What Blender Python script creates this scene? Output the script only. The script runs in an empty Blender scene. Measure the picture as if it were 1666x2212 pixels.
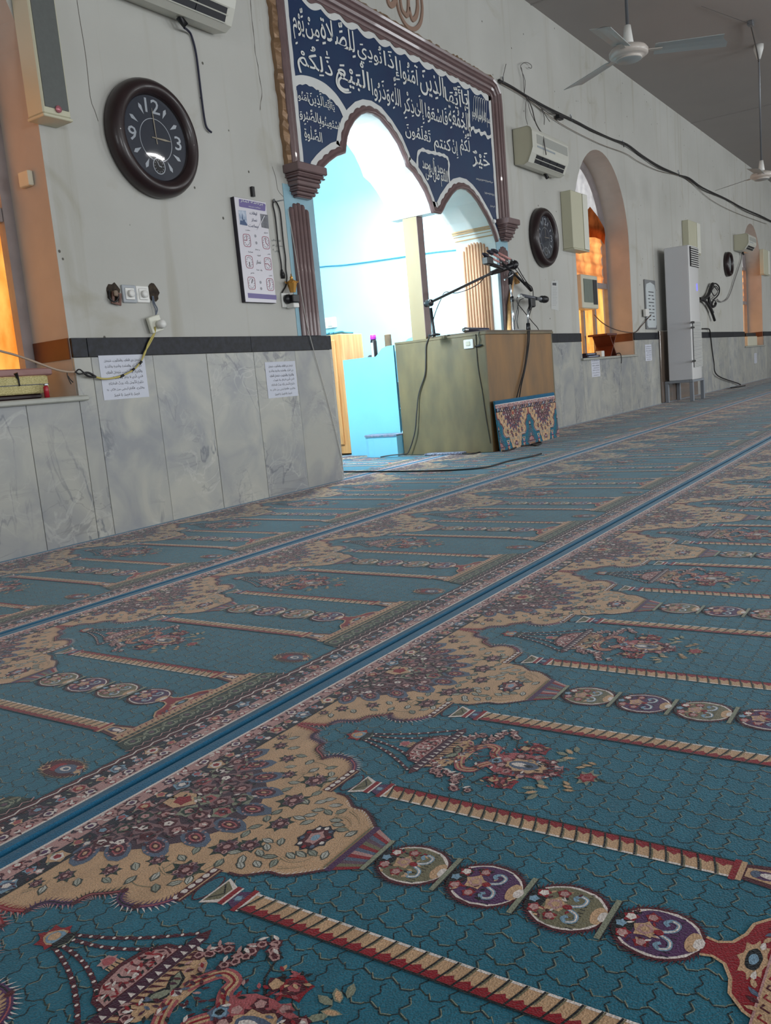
import bpy, math, random, unicodedata
from mathutils import Vector, Matrix
from mathutils.geometry import tessellate_polygon
R = math.radians
scene = bpy.context.scene
COL = scene.collection

# ---------------------------------------------------------------- camera
CAM_Z, CAM_D, FPX = 0.65, 3.6126, 1867.47
def cam_axes(yaw=0.970346, pit=0.147849, rol=0.0906962):
    f = Vector((math.sin(yaw)*math.cos(pit), math.cos(yaw)*math.cos(pit), -math.sin(pit)))
    r = Vector((math.cos(yaw), -math.sin(yaw), 0)); d = f.cross(r)
    return r*math.cos(rol)+d*math.sin(rol), -r*math.sin(rol)+d*math.cos(rol), f
CR, CD, CF = cam_axes()
cam = bpy.data.objects.new('camera', bpy.data.cameras.new('camera'))
COL.objects.link(cam)
m = Matrix((( CR.x, -CD.x, -CF.x, 0), (CR.y, -CD.y, -CF.y, -CAM_D), (CR.z, -CD.z, -CF.z, CAM_Z), (0, 0, 0, 1)))
cam.matrix_world = m
cam.data.sensor_fit = 'VERTICAL'; cam.data.sensor_height = 24.0
cam.data.lens = FPX/2212*24.0
cam.data.clip_start = 0.02; cam.data.clip_end = 200
scene.camera = cam

# ---------------------------------------------------------------- world, lights, exposure
scene.view_settings.view_transform = 'Standard'
scene.view_settings.look = 'None'
scene.view_settings.gamma = 1.0
scene.view_settings.use_curve_mapping = False
scene.view_settings.exposure = 0.0
w = bpy.data.worlds.new('sky'); scene.world = w; w.use_nodes = True
bg = w.node_tree.nodes['Background']
bg.inputs[0].default_value = (0.62, 0.72, 0.85, 1); bg.inputs[1].default_value = 1.6
def light(name, kind, loc, power, color, size=None, rot=(0, 0, 0), size_y=None, angle=None):
    l = bpy.data.lights.new(name, kind); l.energy = power; l.color = color
    if kind == 'AREA':
        l.size = size
        if size_y: l.shape = 'RECTANGLE'; l.size_y = size_y
    if angle: l.angle = angle
    o = bpy.data.objects.new(name, l); COL.objects.link(o); o.location = loc; o.rotation_euler = rot
    return o
# late sun on the far side of the wall: it stands behind the orange curtains
light('sun', 'SUN', (10, 20, 12), 7.5, (1.0, 0.88, 0.70), rot=(R(-52), 0, R(-14)), angle=R(1.5))
# assumed light from windows opposite: unseen area lamps added before the solid back wall
for i, x in enumerate((-2.5, 3.5, 9.5, 15.5, 21.5)):
    light('added_daylight_fill', 'AREA', (x, -11.7, 1.75), 225, (0.93, 0.97, 1.0), 2.2, rot=(R(90), 0, 0), size_y=2.3)  # unseen fill lamp, no window is built behind it
light('added_daylight_fill', 'AREA', (-5.6, -5.0, 1.6), 85, (0.93, 0.97, 1.0), 2.4, rot=(R(90), 0, R(-90)), size_y=2.2)  # added fill lamp before the closed left wall, no opening is built there
for x, y in ((3, -7.5), (10, -7.5), (17, -7.5)):
    light('ceiling_fill', 'AREA', (x, y, 4.05), 70, (1.0, 0.98, 0.95), 1.2, size_y=0.2)  # unseen area lamps added below the closed ceiling to fill the hall

# ---------------------------------------------------------------- helpers
def _ray(px, py):
    a, b = (px-833)/FPX, (py-1106)/FPX
    return CR*a + CD*b + CF
def W(px, py, Y=0.0):                       # point of the vertical plane y=Y seen at a pixel
    d = _ray(px, py); t = (Y+CAM_D)/d.y
    return (t*d.x, CAM_Z+t*d.z)
def G(px, py, z=0.0):                       # point of the floor
    d = _ray(px, py); t = (z-CAM_Z)/d.z
    return (t*d.x, t*d.y-CAM_D)
def XP(px, py, X):                          # point of the plane x=X
    d = _ray(px, py); t = X/d.x
    return (t*d.y-CAM_D, CAM_Z+t*d.z)
def lin(c):
    r = []
    for v in c[:3]:
        v /= 255.0
        r.append(v/12.92 if v <= 0.04045 else ((v+0.055)/1.055)**2.4)
    return (r[0], r[1], r[2], 1.0)

MATS = {}
def mat(name, rgb=(200, 200, 200), rough=0.6, metal=0.0, noise=0.0, nscale=8.0, bump=0.0, bscale=60.0, spec=0.5, stretch=None, trans=0.0, emit=None, estr=0.0, coat=0.0, rgb2=None):
    if name in MATS: return MATS[name]
    mt = bpy.data.materials.new(name); mt.use_nodes = True
    nt = mt.node_tree; N = nt.nodes; L = nt.links; b = N['Principled BSDF']
    b.inputs['Roughness'].default_value = rough; b.inputs['Metallic'].default_value = metal
    b.inputs['Specular IOR Level'].default_value = spec
    b.inputs['Coat Weight'].default_value = coat
    b.inputs['Transmission Weight'].default_value = trans
    c = lin(rgb)
    b.inputs['Base Color'].default_value = c
    if emit:
        b.inputs['Emission Color'].default_value = lin(emit); b.inputs['Emission Strength'].default_value = estr
    if noise or bump or rgb2:
        tc = N.new('ShaderNodeTexCoord'); mp = N.new('ShaderNodeMapping')
        L.new(tc.outputs['Object'], mp.inputs[0])
        if stretch: mp.inputs['Scale'].default_value = stretch
    if noise or rgb2:
        nz = N.new('ShaderNodeTexNoise'); nz.inputs['Scale'].default_value = nscale; nz.inputs['Detail'].default_value = 5
        L.new(mp.outputs[0], nz.inputs['Vector'])
        rp = N.new('ShaderNodeValToRGB')
        k = 1-noise
        a2 = lin(rgb2) if rgb2 else (c[0]*k, c[1]*k, c[2]*k, 1)
        rp.color_ramp.elements[0].position = 0.32; rp.color_ramp.elements[1].position = 0.68
        rp.color_ramp.elements[0].color = a2; rp.color_ramp.elements[1].color = c
        L.new(nz.outputs['Fac'], rp.inputs[0]); L.new(rp.outputs[0], b.inputs['Base Color'])
    if bump:
        n2 = N.new('ShaderNodeTexNoise'); n2.inputs['Scale'].default_value = bscale; n2.inputs['Detail'].default_value = 4
        L.new(mp.outputs[0], n2.inputs['Vector'])
        bp = N.new('ShaderNodeBump'); bp.inputs['Strength'].default_value = bump; bp.inputs['Distance'].default_value = 0.01
        L.new(n2.outputs['Fac'], bp.inputs['Height']); L.new(bp.outputs[0], b.inputs['Normal'])
    MATS[name] = mt
    return mt

class MB:
    """collects shapes, builds ONE mesh object"""
    def __init__(s): s.v = []; s.f = []; s.mi = []; s.sm = []
    def add(s, vs, fs, mi=0, smooth=False):
        n = len(s.v); s.v += [tuple(p) for p in vs]
        for f in fs: s.f.append([i+n for i in f]); s.mi.append(mi); s.sm.append(smooth)
        return s
    def box(s, x0, x1, y0, y1, z0, z1, mi=0, M=None, taper=None):
        v = [Vector((x, y, z)) for z in (z0, z1) for y in (y0, y1) for x in (x0, x1)]
        if taper:
            cx, cy = (x0+x1)/2, (y0+y1)/2
            for p in v[4:]: p.x = cx+(p.x-cx)*taper; p.y = cy+(p.y-cy)*taper
        if M: v = [M @ p for p in v]
        return s.add(v, [(0, 2, 3, 1), (4, 5, 7, 6), (0, 1, 5, 4), (2, 6, 7, 3), (0, 4, 6, 2), (1, 3, 7, 5)], mi)
    def cbox(s, x0, x1, y0, y1, z0, z1, b=0.005, mi=0, M=None):
        """box with chamfered edges along all sides (three stacked rings per axis)"""
        b = min(b, (x1-x0)/2.1, (y1-y0)/2.1, (z1-z0)/2.1)
        def ring(z, i):
            return [(x0+i+b, y0+i, z), (x1-i-b, y0+i, z), (x1-i, y0+i+b, z), (x1-i, y1-i-b, z), (x1-i-b, y1-i, z), (x0+i+b, y1-i, z), (x0+i, y1-i-b, z), (x0+i, y0+i+b, z)]
        rs = [ring(z0, b), ring(z0+b, 0), ring(z1-b, 0), ring(z1, b)]
        v = [Vector(p) for r in rs for p in r]
        if M: v = [M @ p for p in v]
        f = [tuple(range(7, -1, -1)), tuple(range(24, 32))]
        for k in range(3):
            for i in range(8):
                j = (i+1) % 8; f.append((k*8+i, k*8+j, k*8+8+j, k*8+8+i))
        return s.add(v, f, mi)
    def tube(s, pts, r, n=8, mi=0, cap=True):
        pts = [Vector(p) for p in pts]; rs = r if isinstance(r, (list, tuple)) else [r]*len(pts)
        vs = []; fs = []; up = None
        for i, p in enumerate(pts):
            t = (pts[min(i+1, len(pts)-1)]-pts[max(i-1, 0)])
            if t.length < 1e-9: t = Vector((0, 0, 1))
            t.normalize()
            if up is None: up = Vector((0, 0, 1)) if abs(t.z) < 0.9 else Vector((0, 1, 0))
            a = t.cross(up)
            if a.length < 1e-6: a = t.cross(Vector((1, 0, 0)))
            a.normalize(); b = a.cross(t); up = b
            for k in range(n):
                q = 2*math.pi*k/n; vs.append(p+(a*math.cos(q)+b*math.sin(q))*rs[i])
        for i in range(len(pts)-1):
            for k in range(n):
                k2 = (k+1) % n; fs.append((i*n+k, i*n+k2, (i+1)*n+k2, (i+1)*n+k))
        if cap: fs.append(tuple(range(n))); fs.append(tuple(range(len(vs)-1, len(vs)-1-n, -1)))
        return s.add(vs, fs, mi, True)
    def lathe(s, prof, M=None, n=32, mi=0, smooth=True, cap=True):
        """prof: (r, z) list, axis z, placed by M"""
        M = M or Matrix(); vs = []; fs = []
        for r, z in prof:
            for k in range(n):
                q = 2*math.pi*k/n; vs.append(M @ Vector((r*math.cos(q), r*math.sin(q), z)))
        for i in range(len(prof)-1):
            for k in range(n):
                k2 = (k+1) % n; fs.append((i*n+k, i*n+k2, (i+1)*n+k2, (i+1)*n+k))
        if cap:
            if prof[0][0] > 1e-6: fs.append(tuple(range(n-1, -1, -1)))
            if prof[-1][0] > 1e-6: fs.append(tuple(range(len(vs)-n, len(vs))))
        return s.add(vs, fs, mi, smooth)
    def prism(s, outer, y0, y1, holes=(), mi=0, side_mi=None, M=None, back=True):
        """polygon in (x,z) with holes, extruded from y0 to y1 (y0 faces the room)"""
        loops = [list(outer)]+[list(h) for h in holes]
        tris = tessellate_polygon([[Vector((p[0], p[1], 0)) for p in l] for l in loops])
        flat = [p for l in loops for p in l]; n = len(flat)
        vs = [Vector((p[0], y0, p[1])) for p in flat]+[Vector((p[0], y1, p[1])) for p in flat]
        if M: vs = [M @ v for v in vs]
        fs = []
        for t in tris:
            a, b, c = (flat[i] for i in t)
            ccw = (b[0]-a[0])*(c[1]-a[1])-(b[1]-a[1])*(c[0]-a[0]) > 0
            t = tuple(t) if ccw else tuple(reversed(t))
            fs.append(t)
            if back: fs.append(tuple(i+n for i in reversed(t)))
        s.add(vs, fs, mi)
        base = len(s.v)-2*n; k = 0
        for l in loops:
            m_ = len(l)
            for i in range(m_):
                j = (i+1) % m_
                s.f.append([base+k+i, base+n+k+i, base+n+k+j, base+k+j]); s.mi.append(mi if side_mi is None else side_mi); s.sm.append(False)
            k += m_
        return s
    def build(s, name, mats, parent=None, **kw):
        me = bpy.data.meshes.new(name); me.from_pydata([tuple(v) for v in s.v], [], s.f)
        if not isinstance(mats, (list, tuple)): mats = [mats]
        for m_ in mats: me.materials.append(m_)
        me.polygons.foreach_set('material_index', s.mi); me.polygons.foreach_set('use_smooth', s.sm)
        me.update()
        o = bpy.data.objects.new(name, me); COL.objects.link(o)
        if parent is not None:
            o.parent = parent
            if parent.type == 'EMPTY' or parent.matrix_basis != Matrix():
                wm = Matrix(); p = parent
                while p is not None: wm = p.matrix_basis @ wm; p = p.parent
                o.matrix_parent_inverse = wm.inverted()
        tag(o, **kw)
        return o

def tag(o, label=None, cat=None, group=None, kind=None):
    if label: o['label'] = label
    if cat: o['category'] = cat
    if group: o['group'] = group
    if kind: o['kind'] = kind
    return o
def thing(name, label, cat, loc=(0, 0, 0), rz=0.0, group=None, parent=None):
    o = bpy.data.objects.new(name, None); COL.objects.link(o); o.location = loc; o.rotation_euler = (0, 0, rz)
    o.empty_display_size = 0.1
    o.matrix_basis = Matrix.Translation(loc) @ Matrix.Rotation(rz, 4, 'Z')
    return tag(o, label, cat, group)
def copy_tree(o, parent=None):
    c = o.copy(); COL.objects.link(c)
    if parent is not None: c.parent = parent
    for ch in list(o.children): copy_tree(ch, c)
    return c
def smooth_path(pts, n=6):
    pts = [Vector(p) for p in pts]; out = []
    for i in range(len(pts)-1):
        p0 = pts[max(i-1, 0)]; p1 = pts[i]; p2 = pts[i+1]; p3 = pts[min(i+2, len(pts)-1)]
        for k in range(n):
            t = k/n
            out.append(0.5*((2*p1)+(p2-p0)*t+(2*p0-5*p1+4*p2-p3)*t*t+(3*p1-p0-3*p2+p3)*t**3))
    out.append(pts[-1]); return out
def arc(cx, cz, rx, rz, a0, a1, n):
    return [(cx+rx*math.cos(R(a0+(a1-a0)*i/n)), cz+rz*math.sin(R(a0+(a1-a0)*i/n))) for i in range(n+1)]

# ---------------------------------------------------------------- special materials
def plaster():
    mt = bpy.data.materials.new('plaster'); mt.use_nodes = True; nt = mt.node_tree; N = nt.nodes; L = nt.links
    b = N['Principled BSDF']; b.inputs['Roughness'].default_value = 0.75; b.inputs['Specular IOR Level'].default_value = 0.25
    tc = N.new('ShaderNodeTexCoord')
    def noise(scale, st, det=4, dist=0.0):
        mp = N.new('ShaderNodeMapping'); mp.inputs['Scale'].default_value = st; L.new(tc.outputs['Object'], mp.inputs[0])
        n = N.new('ShaderNodeTexNoise'); n.inputs['Scale'].default_value = scale; n.inputs['Detail'].default_value = det; n.inputs['Distortion'].default_value = dist
        L.new(mp.outputs[0], n.inputs['Vector']); return n.outputs['Fac']
    def ramp(src, p0, p1, c0, c1):
        r = N.new('ShaderNodeValToRGB'); r.color_ramp.elements[0].position = p0; r.color_ramp.elements[1].position = p1
        r.color_ramp.elements[0].color = c0; r.color_ramp.elements[1].color = c1; L.new(src, r.inputs[0]); return r.outputs[0]
    def mul(a, b_):
        m_ = N.new('ShaderNodeMix'); m_.data_type = 'RGBA'; m_.blend_type = 'MULTIPLY'; m_.inputs[0].default_value = 1.0
        L.new(a, m_.inputs[6]); L.new(b_, m_.inputs[7]); return m_.outputs[2]
    base = ramp(noise(0.9, (1, 1, 1)), 0.3, 0.7, lin((180, 180, 174)), lin((194, 194, 189)))
    streak = ramp(noise(3.0, (2.2, 1, 0.12), 6, 0.6), 0.57, 0.80, (1, 1, 1, 1), (0.78, 0.74, 0.66, 1))
    blot = ramp(noise(1.7, (1, 1, 1), 8, 1.2), 0.62, 0.80, (1, 1, 1, 1), (0.78, 0.74, 0.64, 1))
    vo = N.new('ShaderNodeTexVoronoi'); vo.inputs['Scale'].default_value = 6.5; L.new(tc.outputs['Object'], vo.inputs['Vector'])
    chips = ramp(vo.outputs['Distance'], 0.045, 0.062, (0.25, 0.24, 0.22, 1), (1, 1, 1, 1))
    L.new(mul(mul(mul(base, streak), blot), chips), b.inputs['Base Color'])
    bp = N.new('ShaderNodeBump'); bp.inputs['Strength'].default_value = 0.12; bp.inputs['Distance'].default_value = 0.01
    L.new(noise(24, (1, 1, 1), 5), bp.inputs['Height']); L.new(bp.outputs[0], b.inputs['Normal'])
    return mt
def marble():
    mt = bpy.data.materials.new('marble'); mt.use_nodes = True; nt = mt.node_tree; N = nt.nodes; L = nt.links
    b = N['Principled BSDF']; b.inputs['Roughness'].default_value = 0.33; b.inputs['Specular IOR Level'].default_value = 0.35
    tc = N.new('ShaderNodeTexCoord'); oi = N.new('ShaderNodeObjectInfo')
    mul_ = N.new('ShaderNodeVectorMath'); mul_.operation = 'SCALE'; mul_.inputs[0].default_value = (37, 19, 53); L.new(oi.outputs['Random'], mul_.inputs['Scale'])
    ad = N.new('ShaderNodeVectorMath'); ad.operation = 'ADD'; L.new(tc.outputs['Object'], ad.inputs[0]); L.new(mul_.outputs[0], ad.inputs[1])
    def vein(scale, dist, width, st):
        mp = N.new('ShaderNodeMapping'); mp.inputs['Scale'].default_value = st; mp.inputs['Rotation'].default_value = (0, R(25), 0); L.new(ad.outputs[0], mp.inputs[0])
        n = N.new('ShaderNodeTexNoise'); n.inputs['Scale'].default_value = scale; n.inputs['Detail'].default_value = 6; n.inputs['Distortion'].default_value = dist
        L.new(mp.outputs[0], n.inputs['Vector'])
        s1 = N.new('ShaderNodeMath'); s1.operation = 'SUBTRACT'; s1.inputs[1].default_value = 0.5; L.new(n.outputs['Fac'], s1.inputs[0])
        s2 = N.new('ShaderNodeMath'); s2.operation = 'ABSOLUTE'; L.new(s1.outputs[0], s2.inputs[0])
        s3 = N.new('ShaderNodeMapRange'); s3.inputs['From Min'].default_value = 0.0; s3.inputs['From Max'].default_value = width
        s3.inputs['To Min'].default_value = 1.0; s3.inputs['To Max'].default_value = 0.0; L.new(s2.outputs[0], s3.inputs['Value']); return s3.outputs[0]
    cl = N.new('ShaderNodeTexNoise'); cl.inputs['Scale'].default_value = 3.2; cl.inputs['Detail'].default_value = 7; cl.inputs['Distortion'].default_value = 0.8; L.new(ad.outputs[0], cl.inputs['Vector'])
    rp = N.new('ShaderNodeValToRGB'); e = rp.color_ramp.elements; e[0].position = 0.33; e[1].position = 0.62
    e[0].color = lin((146, 149, 152)); e[1].color = lin((176, 176, 168)); L.new(cl.outputs['Fac'], rp.inputs[0])
    cur = rp.outputs[0]
    for sc, di, wd, st, colr, k in ((1.5, 1.6, 0.012, (1.3, 1, 0.5), (105, 110, 118), 0.75), (2.6, 1.0, 0.010, (0.6, 1, 1.5), (120, 122, 124), 0.5), (3.6, 2.0, 0.03, (1, 1, 1), (206, 206, 200), 0.35)):
        msk = N.new('ShaderNodeTexNoise'); msk.inputs['Scale'].default_value = 1.9; L.new(ad.outputs[0], msk.inputs['Vector'])
        mr = N.new('ShaderNodeMapRange'); mr.inputs['From Min'].default_value = 0.45; mr.inputs['From Max'].default_value = 0.6; L.new(msk.outputs['Fac'], mr.inputs['Value'])
        mm = N.new('ShaderNodeMath'); mm.operation = 'MULTIPLY'; L.new(vein(sc, di, wd, st), mm.inputs[0]); L.new(mr.outputs[0], mm.inputs[1])
        mk = N.new('ShaderNodeMath'); mk.operation = 'MULTIPLY'; mk.inputs[1].default_value = k; L.new(mm.outputs[0], mk.inputs[0])
        mx = N.new('ShaderNodeMix'); mx.data_type = 'RGBA'; L.new(mk.outputs[0], mx.inputs[0]); L.new(cur, mx.inputs[6]); mx.inputs[7].default_value = lin(colr); cur = mx.outputs[2]
    # each slab a little lighter or darker
    mr = N.new('ShaderNodeMapRange'); mr.inputs['To Min'].default_value = 0.84; mr.inputs['To Max'].default_value = 1.03; L.new(oi.outputs['Random'], mr.inputs['Value'])
    hs = N.new('ShaderNodeHueSaturation'); L.new(cur, hs.inputs['Color']); L.new(mr.outputs[0], hs.inputs['Value'])
    L.new(hs.outputs[0], b.inputs['Base Color'])
    return mt
def pile():
    mt = bpy.data.materials.new('carpet_pile'); mt.use_nodes = True; nt = mt.node_tree; N = nt.nodes; L = nt.links
    b = N['Principled BSDF']; b.inputs['Roughness'].default_value = 0.95; b.inputs['Specular IOR Level'].default_value = 0.12
    b.inputs['Sheen Weight'].default_value = 0.36; b.inputs['Sheen Roughness'].default_value = 0.4; b.inputs['Sheen Tint'].default_value = (0.85, 0.95, 1, 1)
    at = N.new('ShaderNodeVertexColor'); at.layer_name = 'Col'
    tc = N.new('ShaderNodeTexCoord')
    n = N.new('ShaderNodeTexNoise'); n.inputs['Scale'].default_value = 420; n.inputs['Detail'].default_value = 3; L.new(tc.outputs['Object'], n.inputs['Vector'])
    mp = N.new('ShaderNodeMapping'); mp.inputs['Scale'].default_value = (4, 22, 4); L.new(tc.outputs['Object'], mp.inputs[0])
    n2 = N.new('ShaderNodeTexNoise'); n2.inputs['Scale'].default_value = 1.2; n2.inputs['Detail'].default_value = 4; L.new(mp.outputs[0], n2.inputs['Vector'])
    r1 = N.new('ShaderNodeMapRange'); r1.inputs['From Min'].default_value = 0.3; r1.inputs['From Max'].default_value = 0.7; r1.inputs['To Min'].default_value = 0.72; r1.inputs['To Max'].default_value = 1.22; L.new(n.outputs['Fac'], r1.inputs['Value'])
    r2 = N.new('ShaderNodeMapRange'); r2.inputs['From Min'].default_value = 0.3; r2.inputs['From Max'].default_value = 0.7; r2.inputs['To Min'].default_value = 0.86; r2.inputs['To Max'].default_value = 1.12; L.new(n2.outputs['Fac'], r2.inputs['Value'])
    mm = N.new('ShaderNodeMath'); mm.operation = 'MULTIPLY'; L.new(r1.outputs[0], mm.inputs[0]); L.new(r2.outputs[0], mm.inputs[1])
    sc = N.new('ShaderNodeVectorMath'); sc.operation = 'SCALE'; L.new(at.outputs['Color'], sc.inputs[0]); L.new(mm.outputs[0], sc.inputs['Scale'])
    L.new(sc.outputs[0], b.inputs['Base Color'])
    bp = N.new('ShaderNodeBump'); bp.inputs['Strength'].default_value = 0.5; bp.inputs['Distance'].default_value = 0.004
    L.new(n.outputs['Fac'], bp.inputs['Height']); L.new(bp.outputs[0], b.inputs['Normal'])
    return mt
M_PLASTER, M_MARBLE, M_PILE = plaster(), marble(), pile()
M_BLUE = mat('pale_blue_paint', (176, 222, 234), 0.55, noise=0.06, nscale=3, bump=0.08, bscale=15)
M_WHITEPAINT = mat('white_paint', (225, 228, 226), 0.5, noise=0.05, nscale=4)
M_GRANITE = mat('dark_granite', (30, 34, 46), 0.42, noise=0.55, nscale=38, rgb2=(7, 8, 13), spec=.25)
M_BROWN = mat('brown_gloss_paint', (118, 96, 96), 0.28, noise=0.18, nscale=9, coat=0.3, bump=0.1, bscale=20)
M_GOLD = mat('gold_brown_paint', (150, 118, 88), 0.35, metal=0.25, noise=0.3, nscale=14, bump=0.4, bscale=18)
M_NAVY = mat('navy_board', (20, 44, 84), 0.42, noise=0.3, nscale=3.5, rgb2=(22, 56, 92))
M_LETTER = mat('white_lettering', (222, 224, 220), 0.6)
M_BLACK = mat('black_plastic', (22, 22, 26), 0.4)
M_CABLE = mat('black_cable', (26, 24, 26), 0.5)
M_IVORY = mat('ivory_plastic', (206, 203, 184), 0.4, noise=0.05, nscale=6)
M_WHITEPL = mat('white_plastic', (222, 222, 218), 0.35)
M_METAL = mat('grey_metal', (150, 154, 160), 0.35, metal=0.8)
M_SILL = mat('sill_stone', (168, 170, 162), 0.4, noise=0.15, nscale=20)
M_CEIL = mat('ceiling_paint', (160, 155, 152), 0.85, noise=0.05, nscale=1.5)
M_REVEAL = mat('reveal_plaster', (186, 176, 166), 0.8, noise=0.12, nscale=5, bump=0.1, bscale=12)

# ================================================================ THE SETTING
H = 4.19; WT = 0.40
def win_loop(cx, sill=0.72, hw=0.93, spring=2.1, rz=1.0):
    return [(cx-hw, sill), (cx+hw, sill)]+arc(cx, spring, hw, rz, 0, 180, 28)
ARCH = [(4.76, 1.93), (4.80, 1.99), (4.84, 2.07), (4.89, 2.11), (4.95, 2.15), (5.05, 2.205), (5.15, 2.24), (5.165, 2.29), (5.19, 2.35), (5.23, 2.41), (5.30, 2.48), (5.39, 2.54), (5.47, 2.57), (5.56, 2.58), (5.66, 2.565), (5.77, 2.51), (5.88, 2.43), (5.95, 2.34), (5.98, 2.28),
        (6.07, 2.245), (6.15, 2.19), (6.23, 2.12), (6.285, 2.04), (6.315, 1.97), (6.43, 1.97), (6.465, 1.995), (6.53, 2.06), (6.65, 2.15), (6.74, 2.20), (6.84, 2.225), (6.94, 2.225), (7.03, 2.20), (7.13, 2.15), (7.21, 2.09), (7.29, 2.03), (7.36, 1.96), (7.42, 1.885), (7.45, 1.83)]
WINX = (1.78, 10.36, 18.95)
mb = MB()
outer = [(-6, 0), (4.76, 0)]+ARCH+[(7.45, 0), (26, 0), (26, H), (-6, H)]
mb.prism(outer, 0.0, WT, holes=[win_loop(c) for c in WINX], mi=0, side_mi=1)
# the intrados of the niche opening is white, its straight jambs too; window reveals are cream
n_out = len(outer)
for i, f in enumerate(mb.f):
    if mb.mi[i] == 1:
        ys = [mb.v[k] for k in f]; cx = sum(v[0] for v in ys)/4
        if 4.7 < cx < 7.5: mb.mi[i] = 2
wall = mb.build('wall_front', [M_PLASTER, M_REVEAL, M_WHITEPAINT], kind='structure')
# room shell
MB().box(-6, 26, -12, 3.3, -0.05, 0.0).build('floor', mat('floor_screed', (110, 108, 104), 0.8, noise=0.1), kind='structure')
MB().box(-6, 26, -12, WT, H, H+0.1).build('ceiling', M_CEIL, kind='structure')
MB().box(-6.1, -6, -12, WT, 0, H).build('wall_left', M_PLASTER, kind='structure')
MB().box(26, 26.1, -12, WT, 0, H).build('wall_right', M_PLASTER, kind='structure')
MB().box(-6, 26, -12.1, -12, 0, H).build('wall_back', M_PLASTER, kind='structure')
# shallow ceiling joints running across the room
for k, x in enumerate((2.2, 8.6, 14.6, 20.6)):
    MB().box(x-0.01, x+0.01, -11.9, 0.0, H-0.006, H+0.002).build('trim_%d' % (k+1), mat('ceiling_joint', (150, 146, 143), 0.9), kind='structure')
# niche room behind the arches
MB().box(8.0, 8.1, WT, 3.3, 0, 3.7).build('wall_niche_right', M_BLUE, kind='structure')
MB().box(3.9, 8.1, 3.2, 3.3, 0, 3.7).build('wall_niche_back', M_BLUE, kind='structure')
MB().box(3.8, 3.9, WT, 3.3, 0, 3.7).build('wall_niche_left', M_BLUE, kind='structure')
MB().box(3.8, 8.1, WT, 3.3, 3.6, 3.7).build('ceiling_niche', M_WHITEPAINT, kind='structure')

# marble dado slabs and the black band, each slab its own piece
def spans(x0, x1, step, phase):
    xs = [x0]; k = math.ceil((x0-phase)/step+1e-6)
    while phase+k*step < x1-0.03: xs.append(phase+k*step); k += 1
    return [(a, b) for a, b in zip(xs, xs[1:]+[x1]) if b-a > 0.02]
dado = thing('marble_dado', 'pale grey veined marble slabs under a black stone band along the wall', 'wall cladding')
dado['kind'] = 'structure'
rng = random.Random(5)
segs = [(-6, 0.85), (2.71, 4.79), (7.45, 9.43), (11.29, 18.02), (19.88, 26)]
mesh_cache = {}
def slab(x0, x1, z0, z1, m_, y0, name):
    j = 0.0012
    key = (round(x1-x0, 3), round(z0, 3), round(z1, 3), name)
    if key not in mesh_cache:
        o = MB().cbox(j, x1-x0-j, y0, 0.0, z0+j, z1-j, 0.0015).build(name, m_, dado); mesh_cache[key] = o.data
    else:
        o = bpy.data.objects.new(name, mesh_cache[key]); COL.objects.link(o); o.parent = dado
    o.location.x = x0; o.location.y = rng.uniform(-0.0008, 0.0008)
    return o
for a, b in segs:
    for x0, x1 in spans(a, b, 0.395, 2.417): slab(x0, x1, 0.0, 0.905, M_MARBLE, -0.014, 'marble_slab')
    for x0, x1 in spans(a, b, 1.185, 2.80): slab(x0, x1, 0.905, 1.0, M_GRANITE, -0.016, 'black_slab')
for c in WINX:
    for x0, x1 in spans(c-0.93, c+0.93, 0.395, 2.417): slab(x0, x1, 0.0, 0.70, M_MARBLE, -0.014, 'marble_slab')
# the jamb end beside the niche floor, brown painted band inside the window reveals
MB().cbox(4.762, 4.79, -0.014, WT, 0, 1.0, 0.002).build('marble_slab', M_MARBLE, dado)

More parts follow.
